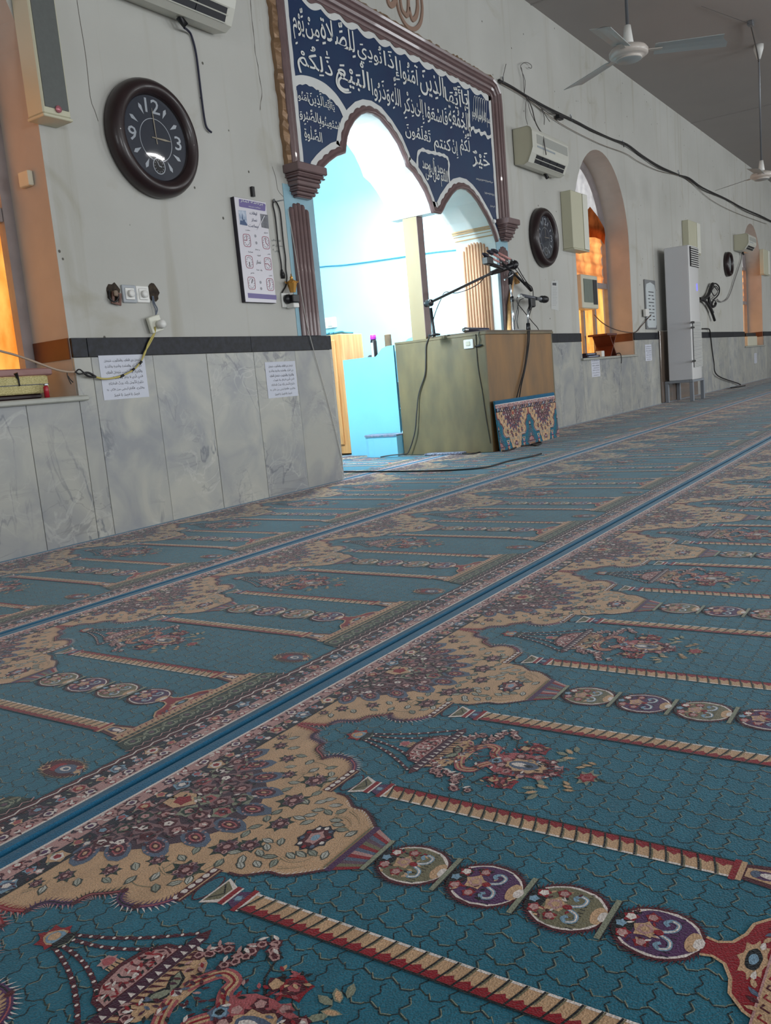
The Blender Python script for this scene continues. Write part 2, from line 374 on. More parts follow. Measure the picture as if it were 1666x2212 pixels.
M_BAND = mat('brown_reveal_band', (104, 58, 34), 0.5, noise=0.4, nscale=8)
def window(idx, c):
    t = thing('window_%d' % idx, None, None); t['kind'] = 'structure'
    loop = win_loop(c)
    fr = MB(); fr_m = mat('window_frame_paint', (148, 140, 140), 0.45, noise=0.15, nscale=12)
    inner = [(c-0.87, 0.78), (c+0.87, 0.78)]+arc(c, 2.1, 0.87, 0.94, 0, 180, 28)
    fr.prism(loop, 0.285, 0.335, holes=[inner]); fr.build('frame', fr_m, t)
    zt = 1.62
    for x0, x1, z0, z1 in ((c-0.87, c+0.87, zt-0.035, zt+0.035), (c-0.87, c+0.87, 2.28, 2.34), (c-0.02, c+0.03, 0.78, zt), (c-0.45, c-0.405, zt, 2.3), (c+0.38, c+0.43, 0.78, 1.62)):
        MB().cbox(x0, x1, 0.29, 0.33, z0, z1, 0.004).build('mullion', fr_m, t)
    gl = MB(); gl.prism(inner, 0.306, 0.31, back=False)
    g = mat('window_glass', (235, 240, 240), 0.05)
    if 'window_glass_done' not in MATS:
        nt = g.node_tree; tr = nt.nodes.new('ShaderNodeBsdfTransparent'); mx = nt.nodes.new('ShaderNodeMixShader'); lw = nt.nodes.new('ShaderNodeLayerWeight'); lw.inputs[0].default_value = .5; fz = nt.nodes.new('ShaderNodeMapRange'); fz.inputs['From Min'].default_value = .45; fz.inputs['To Min'].default_value = .04; fz.inputs['To Max'].default_value = .5; nt.links.new(lw.outputs['Facing'], fz.inputs['Value'])
        gs = nt.nodes.new('ShaderNodeBsdfGlossy'); gs.inputs['Roughness'].default_value = 0.05
        nt.links.new(fz.outputs[0], mx.inputs[0]); nt.links.new(tr.outputs[0], mx.inputs[1]); nt.links.new(gs.outputs[0], mx.inputs[2])
        nt.links.new(mx.outputs[0], nt.nodes['Material Output'].inputs[0]); MATS['window_glass_done'] = g
    gl.build('pane', g, t)
    # stone sill board and the brown band on both reveals
    MB().cbox(c-0.97, c+0.97, -0.045, WT-0.02, 0.695, 0.722, 0.006).build('sill', M_SILL, t)
    for sx in (-1, 1):
        xs = sorted((c+sx*0.931, c+sx*0.923))
        MB().box(xs[0], xs[1], 0.004, 0.28, 0.90, 1.0).build('reveal_band', M_BAND, t)
    return t
for i, c in enumerate(WINX): window(i+1, c)

# ================================================================ CARPET
C_TEAL = (36, 110, 134); C_BLUE = (32, 98, 134); C_CREAM = (204, 168, 132); C_WHITE = (232, 224, 220); C_PINK = (190, 148, 146)
C_BURG = (82, 14, 32); C_RED = (146, 18, 34); C_NAVY = (26, 24, 44); C_BLACK = (18, 18, 22); C_PURP = (84, 44, 92); C_MAUVE = (104, 76, 94)
C_GREEN = (38, 54, 44); C_KHAKI = (120, 116, 90); C_SKY = (128, 164, 190); C_SLATE = (88, 104, 130); C_SAGE = (140, 146, 126); C_ROSE = (176, 90, 96); C_PLUM = (70, 24, 52); C_LAT = (22, 40, 46)
PW, PL = 0.652, 1.2155          # one prayer panel: width along the row, length
JR = random.Random(77)
class Pat:
    def __init__(s): s.v = []; s.f = []; s.c = []
    def poly(s, pts, col, lay):
        z = 0.0112+lay*0.00012+(len(s.f)*7 % 61)*0.0000017; n = len(s.v)
        s.v += [(p[0], -p[1], z) for p in pts]; cc = lin(col); s.c += [cc]*len(pts)
        a = sum(pts[i][0]*pts[(i+1) % len(pts)][1]-pts[(i+1) % len(pts)][0]*pts[i][1] for i in range(len(pts)))
        idx = list(range(n, n+len(pts)))
        s.f.append(idx if a < 0 else idx[::-1])
    def rect(s, u0, u1, v0, v1, col, lay): s.poly([(u0, v0), (u1, v0), (u1, v1), (u0, v1)], col, lay)
    def ell(s, u, v, a, b, col, lay, rot=0, n=12, k=0, amp=0.0):
        cr, sr = math.cos(rot), math.sin(rot); p = []
        for i in range(n):
            q = 2*math.pi*i/n; m_ = (1+amp*math.cos(k*q))*(1+JR.uniform(-1, 1)*min(.09, .0011/max(a, b))); x, y = a*m_*math.cos(q), b*m_*math.sin(q)
            p.append((u+x*cr-y*sr, v+x*sr+y*cr))
        s.poly(p, col, lay)
    def ring(s, u, v, a, b, wd, col, lay, n=16, rot=0):
        s.line([(u+a*math.cos(2*math.pi*i/n)*math.cos(rot)-b*math.sin(2*math.pi*i/n)*math.sin(rot), v+a*math.cos(2*math.pi*i/n)*math.sin(rot)+b*math.sin(2*math.pi*i/n)*math.cos(rot)) for i in range(n+1)], wd, col, lay)
    def leaf(s, u, v, l, wd, ang, col, lay, edge=None):
        ca, sa = math.cos(ang), math.sin(ang)
        def P(x, y): x += JR.uniform(-.07, .07)*l; y += JR.uniform(-.07, .07)*wd; return (u+x*ca-y*sa, v+x*sa+y*ca)
        if edge: s.poly([P(-l*.6, 0), P(-l*.2, wd*.75), P(l*.25, wd*.7), P(l*.65, 0), P(l*.25, -wd*.7), P(-l*.2, -wd*.75)], edge, lay)
        s.poly([P(-l*.5, 0), P(-l*.15, wd*.5), P(l*.2, wd*.45), P(l*.5, 0), P(l*.2, -wd*.45), P(-l*.15, -wd*.5)], col, lay+1)
    def line(s, pts, wd, col, lay, taper=False):
        n = len(pts); L = []; Rr = []
        for i in range(n):
            a = pts[max(i-1, 0)]; b = pts[min(i+1, n-1)]; dx, dy = b[0]-a[0], b[1]-a[1]; d = math.hypot(dx, dy) or 1
            h = wd/2*(1 if not taper else (1-i/(n-1)*0.85)); nx, ny = -dy/d*h, dx/d*h
            L.append((pts[i][0]+nx, pts[i][1]+ny)); Rr.append((pts[i][0]-nx, pts[i][1]-ny))
        for i in range(n-1): s.poly([L[i], L[i+1], Rr[i+1], Rr[i]], col, lay)
    def flower(s, u, v, r, cols, lay, k=6, rot=0.0):
        for i, c in enumerate(cols):
            rr = r*(1-0.3*i); s.ell(u, v, rr, rr, c, lay+i, rot+i*0.4, n=3*k if i == 0 else 10, k=k, amp=0.22 if i == 0 else 0.12)
    def fringe(s, pts, ln, col, lay, step=0.006, side=1, lean=0.6, wd=0.6):
        """row of small feathered teeth along a path"""
        for i in range(len(pts)-1):
            a, b = pts[i], pts[i+1]; dx, dy = b[0]-a[0], b[1]-a[1]; d = math.hypot(dx, dy)
            if d < 1e-6: continue
            tx, ty = dx/d, dy/d; nx, ny = -ty*side, tx*side
            m_ = max(1, int(d/step+0.5)); st = d/m_
            for j in range(m_):
                x, y = a[0]+tx*st*j, a[1]+ty*st*j
                s.poly([(x, y), (x+tx*st*wd, y+ty*st*wd), (x+tx*st*(wd+lean)+nx*ln, y+ty*st*(wd+lean)+ny*ln)], col, lay)
def crom(pts, n=4):
    r = smooth_path([(p[0], p[1], 0) for p in pts], n); return [(p.x, p.y) for p in r]
def mirror(pts): return [(-u, v) for u, v in pts]

def make_panel(vmin=0.0, vmax=PL, lattice=True):
    S = Pat(); r = random.Random(11); hp = PW/2
    S.rect(-hp, hp, 0.0, PL, C_TEAL, 0)
    # --- lattice of small ogee cells over the teal field
    cw, ch = PW/16, 0.0365
    v = 0.10
    rows = int((1.10-0.10)/ch)+1
    for i in range(16):
        u0 = -hp+i*cw; off = (i % 2)*ch/2
        z = []
        for j in range(rows*2+1):
            vv = 0.10+j*ch/2+off; a = (0.0052 if (j+i) % 2 else -0.0052)
            z.append((u0+a+r.uniform(-.0008, .0008), vv)); z.append((u0+a*0.15-0.0012, vv+ch/4+0.002)); z.append((u0+a*0.15+0.0014, vv+ch/4+0.003))
        for j in range(len(z)-1):
            if z[j][1] < 1.12 and r.random() > 0.08: S.line(z[j:j+2], 0.0017, C_LAT if r.random() > 0.3 else C_GREEN, 1)
            if z[j][1] < 1.12 and r.random() > 0.45: S.line([(z[j][0]+0.002, z[j][1]), (z[j+1][0]+0.002, z[j+1][1])], 0.0012, C_SAGE, 1)
        for j in range(rows):
            vv = 0.10+j*ch+off+(ch/2 if i % 2 == 0 else 0)
            if vv > 1.11: continue
            q = [(u0+0.004, vv), (u0+cw*.28, vv-0.0040), (u0+cw*.5, vv+0.0015), (u0+cw*.56, vv+0.0015), (u0+cw*.75, vv-0.0040), (u0+cw-0.004, vv)]
            S.line(q, 0.0017, C_LAT, 1)
            if r.random() > .4: S.line([(p[0], p[1]+0.002) for p in q[1:5]], 0.0011, C_SAGE, 1)
    # --- selvage and flower borders at both ends
    S.rect(-hp, hp, 0, 0.034, C_BLUE, 6); S.rect(-hp, hp, PL-0.028, PL, C_BLUE, 6)
    for v0, sg in ((0.034, 1), (PL-0.028, -1)):
        def vv(d): return v0+sg*d
        def rc(d0, d1, c, l): S.rect(-hp, hp, min(vv(d0), vv(d1)), max(vv(d0), vv(d1)), c, l)
        rc(0.0, 0.0055, C_WHITE, 7); rc(0.0055, 0.034, C_PINK, 6); rc(0.034, 0.067, C_NAVY, 6); rc(0.067, 0.0705, C_BLACK if sg > 0 else C_BURG, 9)
        for k in range(8):
            u = -hp+PW/8*(k+0.5)
            # burgundy florets on the light ground
            S.flower(u, vv(0.020), 0.0125, [C_BURG if k % 2 else C_PLUM, C_WHITE, C_PURP], 7, 6, k)
            S.flower(u+PW/16, vv(0.014), 0.007, [C_RED, C_WHITE], 7, 5)
            S.flower(u+PW/16, vv(0.027), 0.006, [C_BURG, C_PINK], 7, 5)
            for q in range(13):
                S.leaf(u+r.uniform(-.040, .040), vv(r.uniform(.006, .034)), 0.012, 0.0045, r.uniform(0, 3.1), r.choice([C_BURG, C_WHITE, C_BURG, C_PLUM, C_WHITE, C_NAVY]), 7)
            # flowers on the dark ground
            cc = [(C_SKY, C_SLATE, C_WHITE), (C_CREAM, C_WHITE, C_RED), (C_MAUVE, C_BURG, C_SKY), (C_PINK, C_RED, C_CREAM)][k % 4]
            S.flower(u, vv(0.050), 0.0155, cc, 7, 5, k*.7)
            S.flower(u+PW/16, vv(0.044), 0.009, [C_CREAM if k % 2 else C_SKY, C_ROSE], 7, 5, k)
            S.flower(u+PW/16+.004, vv(0.060), 0.007, [C_SLATE if k % 2 else C_PINK, C_WHITE], 7, 5, k)
            for q in range(14):
                S.leaf(u+r.uniform(-.04, .04), vv(r.uniform(.036, .067)), 0.011, 0.0042, r.uniform(0, 3.1), r.choice([C_PINK, C_BURG, C_SAGE, C_WHITE, C_BLACK, C_BURG, C_PLUM]), 7)
    # wavy guard line of the lower border
    wv = [(-hp+PW/48*i, PL-0.104+0.0035*math.sin(i*math.pi/1.5)) for i in range(49)]
    S.line(wv, 0.0035, C_WHITE, 10); S.rect(-hp, hp, PL-0.114, PL-0.098, C_BURG, 9)
    # --- cream ground with the mihrab arch
    bnd = [(0.326, 0.104), (0.320, 0.118), (0.317, 0.142), (0.308, 0.166), (0.292, 0.167), (0.281, 0.176), (0.276, 0.194), (0.267, 0.2105), (0.252, 0.211), (0.242, 0.217), (0.232, 0.233), (0.218, 0.250), (0.232, 0.256), (0.239, 0.272), (0.236, 0.294), (0.224, 0.312), (0.208, 0.324), (0.192, 0.330)]
    edge_parts = [bnd[0:4], bnd[3:8], bnd[7:12], bnd[11:15], bnd[14:18]]
    bnd = bnd+[(0.128, 0.3305), (0.124, 0.350), (0.121, 0.372), (0.106, 0.392), (0.098, 0.403), (0.097, 0.424), (0.082, 0.446), (0.060, 0.470)]
    cream = [(0.326, 0.102)]+bnd; full = cream+mirror(cream)[::-1]
    # concave outline: filled as quads between the centre line and each edge
    for sg in (1, -1):
        ed = [(sg*u, v) for u, v in bnd]
        for a, b in zip(ed, ed[1:]):
            if abs(a[1]-b[1]) > 1e-5: S.poly([(0, a[1]), a, b, (0, b[1])], C_CREAM, 4)
        # scalloped feathered edge: burgundy, purple, white
        for k, part in enumerate(edge_parts):
            pth = [(sg*u, v) for u, v in crom(part, 3)]; colr = [C_RED, C_PURP, C_BURG, C_PURP, C_PURP][k]
            S.line(pth, 0.0075, colr, 7); S.line(pth, 0.0022, C_BLACK if k % 2 else C_ROSE, 8)
            S.fringe(pth, 0.013, colr if k != 2 else C_GREEN, 7, 0.0058, side=sg, lean=0.6); S.fringe(pth, 0.015, C_WHITE if k > 2 else C_PINK, 6, 0.0064, side=-sg, lean=0.7); S.fringe(pth, 0.010, colr, 7, 0.0064, side=-sg, lean=0.9)
            S.ell(sg*part[-1][0], part[-1][1], .006, .005, C_BURG, 9, n=9)
        low = [(0.124, 0.350), (0.121, 0.372), (0.106, 0.392), (0.098, 0.403), (0.097, 0.424), (0.082, 0.446), (0.060, 0.470)]
        pth = [(sg*u, v) for u, v in crom(low, 3)]
        S.line(pth, 0.0055, C_BURG, 7); S.fringe(pth, 0.008, C_NAVY, 7, 0.006, side=-sg); S.fringe(pth[4:], 0.009, C_WHITE, 6, 0.007, side=sg)
        # bead bar and the capital of each column
        cu = sg*0.163
        S.rect(cu-0.040, cu+0.040, 0.322, 0.340, C_BURG, 8)
        for k in range(6): S.ell(cu-0.034+k*0.0135, 0.3275, 0.0058, 0.0045, C_WHITE, 9, n=8)
        S.rect(cu-0.038, cu+0.038, 0.3345, 0.3370, C_CREAM, 9)
        S.ell(cu, 0.352, 0.030, 0.0125, C_BURG, 8, n=16); S.ell(cu, 0.352, 0.027, 0.0105, C_TEAL, 9, n=16)
        S.poly([(cu-0.030, 0.363), (cu+0.030, 0.363), (cu+0.017, 0.390), (cu-0.017, 0.390)], C_WHITE, 8)
        S.poly([(cu-0.024, 0.366), (cu+0.024, 0.366), (cu+0.012, 0.384), (cu-0.012, 0.384)], C_KHAKI, 9)
        S.line([(cu-.016, .368), (cu, .381), (cu+.016, .368)], 0.0022, C_BLACK, 10)
        S.rect(cu-0.020, cu+0.020, 0.387, 0.395, C_RED, 9); S.rect(cu-0.020, cu+0.020, 0.395, 0.398, C_WHITE, 9)
        S.poly([(cu-0.012, 0.398), (cu+0.012, 0.398), (cu+0.020, 0.414), (cu-0.020, 0.414)], C_PURP, 8); S.flower(cu, 0.406, 0.007, [C_SLATE, C_SKY], 9)
        S.rect(cu-0.024, cu+0.024, 0.413, 0.4205, C_RED, 9); S.rect(cu-0.022, cu+0.022, 0.4205, 0.424, C_WHITE, 9)
        # barber column, crimson towards the lamp
        S.rect(cu-0.0195, cu+0.0195, 0.424, 0.942, C_CREAM, 8)
        S.poly([(cu+sg*0.0075, 0.424), (cu+sg*0.0195, 0.424), (cu+sg*0.0195, 0.942), (cu+sg*0.0075, 0.942)], C_RED, 9)
        S.line([(cu+sg*0.0188, 0.424), (cu+sg*0.0188, 0.942)], 0.003, C_BLACK, 10)
        S.line([(cu-sg*0.0175, 0.424), (cu-sg*0.0175, 0.942)], 0.004, C_WHITE, 9)
        k = 0; vv_ = 0.428
        while vv_ < 0.935:
            q = [(cu-sg*0.0190, vv_+0.005), (cu-sg*0.006, vv_+0.002), (cu+sg*0.004, vv_-0.001), (cu+sg*0.0195, vv_-0.006)]
            S.line(q, 0.0026, C_BLACK, 10)
            S.line([(p[0], p[1]+0.0026) for p in q[:3]], 0.0020, C_KHAKI, 10)
            S.poly([(cu+sg*0.0075, vv_+0.001), (cu+sg*0.0020, vv_+0.010), (cu+sg*0.0075, vv_+0.013)], C_RED, 9)
            vv_ += 0.0205; k += 1
        # column base
        S.rect(cu-0.024, cu+0.024, 0.940, 0.948, C_RED, 10); S.rect(cu-0.022, cu+0.022, 0.948, 0.955, C_CREAM, 10)
        S.poly([(cu-0.018, 0.955), (cu+0.018, 0.955), (cu+0.030, 1.014), (cu-0.030, 1.014)], C_BURG, 8)
        S.poly([(cu-0.010, 0.957), (cu+0.010, 0.957), (cu+0.020, 1.012), (cu-0.020, 1.012)], C_CREAM, 9)
        S.ell(cu, 0.980, 0.010, 0.018, C_PURP, 10); S.ell(cu, 0.985, 0.006, 0.012, C_WHITE, 11); S.ell(cu, 0.968, 0.008, 0.006, C_SLATE, 10); S.ell(cu, 1.0, 0.012, 0.006, C_BLACK, 10); S.ell(cu, 1.0, 0.008, 0.003, C_WHITE, 11)
    # --- lotus medallion growing out of the border
    med = [(0.182, 0.102), (0.160, 0.145), (0.130, 0.190), (0.090, 0.232), (0.045, 0.258), (0.0, 0.268)]
    for sg in (1, -1):
        ed = [(sg*u, v) for u, v in med]
        for a, b in zip(ed, ed[1:]): S.poly([(0, a[1]), a, b, (0, b[1])], (70, 46, 62), 6)
    pet = [(0.180, 0.116, 0.5), (-0.180, 0.116, 2.64), (0.151, 0.154, 0.9), (0.120, 0.200, 1.0), (0.076, 0.237, 1.25), (0.026, 0.258, 1.5), (-0.026, 0.258, 1.64), (-0.076, 0.237, 1.9), (-0.120, 0.200, 2.1), (-0.151, 0.154, 2.25)]
    for u, v, a in pet:
        S.ell(u, v, 0.030, 0.020, C_SLATE, 7, rot=a, n=14); S.leaf(u+0.016*math.cos(a), v+0.016*math.sin(a), 0.040, 0.030, a, C_SLATE, 7)
        S.ell(u, v, 0.0215, 0.0135, C_PLUM, 9, rot=a); S.ell(u, v, 0.015, 0.009, C_ROSE, 10, rot=a); S.ell(u, v, 0.011, 0.006, C_BURG, 11, rot=a); S.ell(u, v, 0.005, 0.003, C_CREAM, 12, rot=a)
        for q in range(8): S.ell(u+0.018*math.cos(a+q*.785), v+0.012*math.sin(a+q*.785), 0.0022, 0.0022, C_PINK, 11, n=5)
    r2 = random.Random(3)
    vr = 0.112; row = 0
    while vr < 0.245:
        hw = 0.168-max(0, (vr-0.13))*1.15
        n_ = max(1, int(hw*2/0.040)); 
        for k in range(n_):
            u = -hw+(k+0.5+(0.0))*2*hw/n_; c = r2.choice([(C_BURG, C_PINK, C_RED), (C_PLUM, C_WHITE, C_BURG), (C_GREEN, C_PINK, C_RED), (C_ROSE, C_BURG, C_SKY)])
            S.flower(u, vr, 0.0185, [C_SAGE if r2.random() < .25 else (136, 102, 108), C_BURG if r2.random() < .6 else c[0], c[1], c[2]], 8, 5, r2.random()*3)
            for q in range(6): S.leaf(u+r2.uniform(-.022, .022), vr+r2.uniform(-.016, .016), 0.012, 0.0048, r2.uniform(0, 3), r2.choice([C_BURG, C_PLUM, C_BLACK, C_BLACK, C_SAGE, C_BURG, C_WHITE]), 12)
        vr += 0.027; row += 1
    S.poly([(-0.02, 0.104), (0.02, 0.104), (0.026, 0.135), (0.0, 0.160), (-0.026, 0.135)], C_CREAM, 13); S.ell(0, 0.130, 0.014, 0.014, C_RED, 14, k=5, amp=.2, n=15)
    # --- flowers and leaves on the cream
    fl = [(0.231, 0.140, .013), (0.193, 0.189, .013), (0.144, 0.232, .013), (0.145, 0.290, .021), (0.075, 0.300, .021), (0.010, 0.329, .017), (0.262, 0.118, .010)]
    lv = [(0.197, 0.236, 0), (0.194, 0.284, .8), (0.175, 0.262, .3), (0.125, 0.261, 1.2), (0.100, 0.264, .4), (0.090, 0.344, .6), (0.067, 0.356, 1.0), (0.035, 0.300, .2), (0.036, 0.344, 1.5), (0.030, 0.364, .5), (0.013, 0.299, 2.5), (0.050, 0.355, .8), (0.081, 0.320, 2.1), (0.034, 0.425, 1.2), (0.031, 0.445, .3), (0.044, 0.412, 1.3), (0.110, 0.320, .2), (0.160, 0.312, .5), (0.053, 0.401, 1.2), (0.078, 0.392, .3), (0.102, 0.352, .9), (0.233, 0.170, .8), (0.212, 0.205, 1.4), (0.268, 0.140, .6), (0.170, 0.215, .9), (0.068, 0.375, 2.0), (0.09, 0.372, 1.0), (0.175, 0.300, 2.5)]
    for sg in (1, -1):
        for u, v, rr in fl:
            if u < 0.02 and sg < 0: u = 0.057
            S.ell(sg*u, v, rr*1.15, rr, C_GREEN, 5, n=21, k=7, amp=.3, rot=u*9); S.ell(sg*u, v, rr*.85, rr*.72, C_MAUVE, 6, n=15, k=5, amp=.2); S.ell(sg*u, v, rr*.6, rr*.5, C_BURG, 7, n=10); S.ell(sg*u, v, rr*.3, rr*.25, C_PINK, 8, n=8)
            for q in range(6):
                a = q*1.05+u*20; S.ell(sg*u+rr*.72*math.cos(a), v+rr*.62*math.sin(a), rr*.24, rr*.2, C_PINK if q % 2 else C_MAUVE, 9, n=7); S.ell(sg*u+rr*.72*math.cos(a), v+rr*.62*math.sin(a), rr*.12, rr*.1, C_BURG, 10, n=6)
        for i, (u, v, a) in enumerate(lv):
            aa = a if sg > 0 else math.pi-a; S.leaf(sg*u, v, 0.020, 0.0088, aa, [(176, 180, 170), (150, 158, 146), (196, 198, 192)][i % 3], 5, edge=(74, 76, 66)); S.line([(sg*u-.007*math.cos(aa), v-.007*math.sin(aa)), (sg*u+.008*math.cos(aa), v+.008*math.sin(aa))], .0010, (92, 96, 84), 7)
        for k in range(len(lv)-1):
            if k % 2 == 0 and math.hypot(lv[k][0]-lv[k+1][0], lv[k][1]-lv[k+1][1]) < 0.06:
                a, b = lv[k], lv[k+1]; S.line([(sg*p[0], p[1]) for p in crom([a[:2], ((a[0]+b[0])/2+.006, (a[1]+b[1])/2-.004), b[:2]], 3)], 0.0016, C_KHAKI, 5)
        for pp in ([(0.062, 0.392), (0.066, 0.41), (0.055, 0.428), (0.04, 0.432)], [(0.155, 0.25), (0.165, 0.272), (0.15, 0.285)], [(0.285, 0.118), (0.262, 0.132), (0.245, 0.128)], [(0.085, 0.405), (0.075, 0.425), (0.06, 0.44)]):
            q = [(sg*a, b) for a, b in crom(pp, 4)]; S.line(q, 0.0062, C_KHAKI, 5, True); S.line(q, 0.0035, C_CREAM, 6, True)
    S.ell(0, 0.404, 0.034, 0.024, C_NAVY, 6, n=30, k=10, amp=.12); S.ell(0, 0.404, 0.026, 0.018, C_BURG, 7, n=24, k=8, amp=.15); S.ell(0, 0.404, 0.017, 0.011, C_PINK, 8, n=15, k=5, amp=.2); S.ell(0, 0.404, 0.009, 0.006, C_SKY, 9)
    for q in range(10): S.ell(0.027*math.cos(q*.628), 0.404+0.019*math.sin(q*.628), 0.0045, 0.0035, [C_WHITE, C_SLATE, C_RED][q % 3], 9, n=7)
    # --- striped capital at the tip of the cream
    S.rect(-0.062, 0.062, 0.467, 0.477, C_PURP, 9)
    S.line([(-0.058, 0.4635), (0.058, 0.4635)], 0.003, C_KHAKI, 9)
    for k in range(13):
        a0, a1 = -0.058+k*0.00892, -0.058+(k+1)*0.00892; b0, b1 = a0*0.66, a1*0.66
        S.poly([(a0, 0.477), (a1, 0.477), (b1, 0.512), (b0, 0.512)], [C_RED, C_KHAKI, C_MAUVE, C_SLATE, C_RED, C_PINK, C_SLATE][k % 7], 8)
    # --- chain of ovals
    for k in range(4):
        v0 = 0.513+k*0.1085; v1 = v0+0.1085; vc = (v0+v1)/2+0.003
        g = C_KHAKI if k % 2 == 0 else C_PURP
        S.rect(-0.040, 0.040, v0-0.0035, v0+0.0035, C_SAGE, 12); S.line([(-0.040, v0+0.0045), (0.040, v0+0.0045)], 0.002, C_BLACK, 12)
        el = [(0.047*math.cos(q*math.pi/14), vc+0.051*math.sin(q*math.pi/14)) for q in range(29)]
        S.ell(0, vc, 0.047, 0.052, C_BURG, 8, n=28); S.fringe(el, 0.007, C_BURG, 8, 0.006, side=-1, lean=0.9)
        S.ell(0, vc, 0.043, 0.048, C_WHITE, 9, n=28); S.ell(0, vc, 0.0395, 0.0455, g, 10, n=28)
        for q in range(12): S.line([(-0.036+q*.0065, vc+0.012+.0006*q), (-0.036+q*.0065, vc+0.022)], 0.0015, C_BLACK if k % 2 == 0 else C_NAVY, 11)
        S.ell(0, v0+0.018, 0.026, 0.012, C_BLACK, 11, n=14); S.flower(-0.016, v0+0.022, 0.0085, [C_RED, C_PINK], 12, 5); S.flower(0.016, v0+0.022, 0.0085, [C_RED, C_WHITE], 12, 5); S.flower(0, v0+0.015, 0.006, [C_SKY], 13, 5)
        S.flower(0, vc-0.014, 0.0135, [C_CREAM, C_PINK, C_CREAM], 12, 5); S.flower(-0.024, vc-0.012, 0.008, [C_RED, C_PINK], 12, 5, 1); S.flower(0.024, vc-0.012, 0.008, [C_RED, C_PINK], 12, 5, 1); S.ell(0, vc+0.001, 0.005, 0.006, C_RED, 14)
        for sg in (1, -1):
            sw = [(sg*0.003, vc+0.004), (sg*0.010, vc+0.016), (sg*0.022, vc+0.018), (sg*0.027, vc+0.009), (sg*0.021, vc+0.003), (sg*0.016, vc+0.008)]
            S.line(crom(sw, 4), 0.0055, C_SKY, 12); S.line(crom(sw[:4], 4), 0.0022, C_WHITE, 13)
        for q in range(26): S.leaf(r.uniform(-.032, .032), vc+r.uniform(-.036, .010), .009, .0035, r.uniform(0, 3.1), r.choice([C_RED, C_WHITE, C_BURG, C_BLACK, C_CREAM]), 11)
        S.ell(0, v1-0.012, 0.018, 0.009, C_CREAM, 11, n=14); S.ell(0, v1-0.006, 0.010, 0.006, C_WHITE, 12)
    # --- red vase under the chain
    vs = [(0.016, 0.945), (0.013, 0.958), (0.020, 0.972), (0.040, 0.982), (0.062, 0.986), (0.082, 1.003), (0.088, 1.014)]
    for sg in (1, -1):
        for a, b in zip(vs, vs[1:]): S.poly([(0, a[1]), (sg*a[0], a[1]), (sg*b[0], b[1]), (0, b[1])], C_RED, 9)
        S.line([(sg*u, v) for u, v in vs], 0.004, C_CREAM, 10)
        for k in range(5): S.leaf(sg*(0.026+k*.012), 1.002+.002*k, 0.016, 0.006, .4*k*sg, [C_WHITE, C_CREAM, C_SLATE, C_BURG, C_CREAM][k], 11)
    S.ell(0, 0.997, 0.030, 0.014, C_CREAM, 10, n=24, k=8, amp=.2); S.ell(0, 0.997, 0.019, 0.0085, C_BLACK, 11, n=14); S.ell(0, 0.997, 0.010, 0.005, C_SKY, 12)
    # --- plinth under columns and vase
    pu = 0.200
    S.rect(-pu, pu, 1.013, 1.030, C_CREAM, 11); S.rect(-pu, pu, 1.011, 1.0135, C_PINK, 12)
    for k in range(26):
        u = -pu+0.0077+k*0.0154; S.line([(u-.005, 1.026), (u-.001, 1.017), (u+.005, 1.019)], 0.0026, C_RED if k % 2 else C_BURG, 12)
    S.rect(-pu, pu, 1.030, 1.040, C_KHAKI, 11)
    for k in range(26): S.rect(-pu+k*0.0154, -pu+k*0.0154+0.007, 1.031, 1.039, C_BLACK, 12)
    S.rect(-pu-.006, pu+.006, 1.040, 1.0435, C_CREAM, 12)
    S.poly([(-pu-.014, 1.0435), (pu+.014, 1.0435), (pu+.024, 1.086), (-pu-.024, 1.086)], C_GREEN, 9)
    for k in range(9):
        u = -0.19+k*0.0475; S.flower(u, 1.065, 0.014, [C_SAGE, C_GREEN, C_MAUVE], 10, 5, k); S.leaf(u+.022, 1.060, 0.02, 0.008, .6, C_KHAKI, 10); S.leaf(u+.022, 1.073, 0.018, 0.006, 2.5, C_SAGE, 10)
        S.ring(u, 1.065, 0.017, 0.014, 0.0016, C_SAGE, 11, 12)
    S.rect(-pu-.026, pu+.026, 1.086, 1.102, C_BLACK, 9)
    S.line([(-pu-.03+i*0.0115, 1.094+(0.004 if i % 2 else -0.004)) for i in range(41)], 0.0028, C_PINK, 12)
    # --- hanging lamp in the arch (drawn around the lamp axis, both half panels)
    for au in (hp, -hp):
        def D(fn, *a, **k): pass
        inside = lambda u: -hp-1e-6 <= u <= hp+1e-6
        T = Pat()
        T.flower(0, 0.250, 0.021, [C_RED, C_CREAM, C_BLACK], 8, 7); T.ell(0.0, 0.252, 0.012, 0.012, C_SKY, 11); T.ell(0, 0.250, 0.008, 0.008, C_CREAM, 12)
        T.ell(0, 0.268, 0.019, 0.008, C_BLACK, 12, n=18, k=6, amp=.2); T.line([(-.012, .272), (0, .277), (.012, .272)], .002, C_SAGE, 13)
        for sg in (1, -1):
            for q0, q1, bow in ((0.014, 0.086, 0.014), (0.006, 0.058, 0.020)):
                n_ = 20
                for k in range(n_):
                    t = k/(n_-1); u = sg*(q0+(q1-q0)*t+bow*math.sin(t*math.pi)*-0.6); v = 0.270+(0.410-0.270)*t
                    T.ell(u, v, 0.0026, 0.0022, C_WHITE if k % 2 else C_PLUM, 9, n=6); T.ell(u, v, .0040, .0040, C_BURG, 8, n=6); 
                    if k < n_-1: T.ell(u+sg*0.0015, v+0.0035, 0.0034, 0.0034, C_BURG, 8, n=5)
        T.flower(0, 0.352, 0.011, [C_PINK, C_ROSE], 9, 7); T.rect(-.012, .012, .360, .368, C_CREAM, 9)
        for k in range(4): T.line([(-.009+k*.006, .360), (-.010+k*.0066, .368)], .0015, C_BLACK, 10)
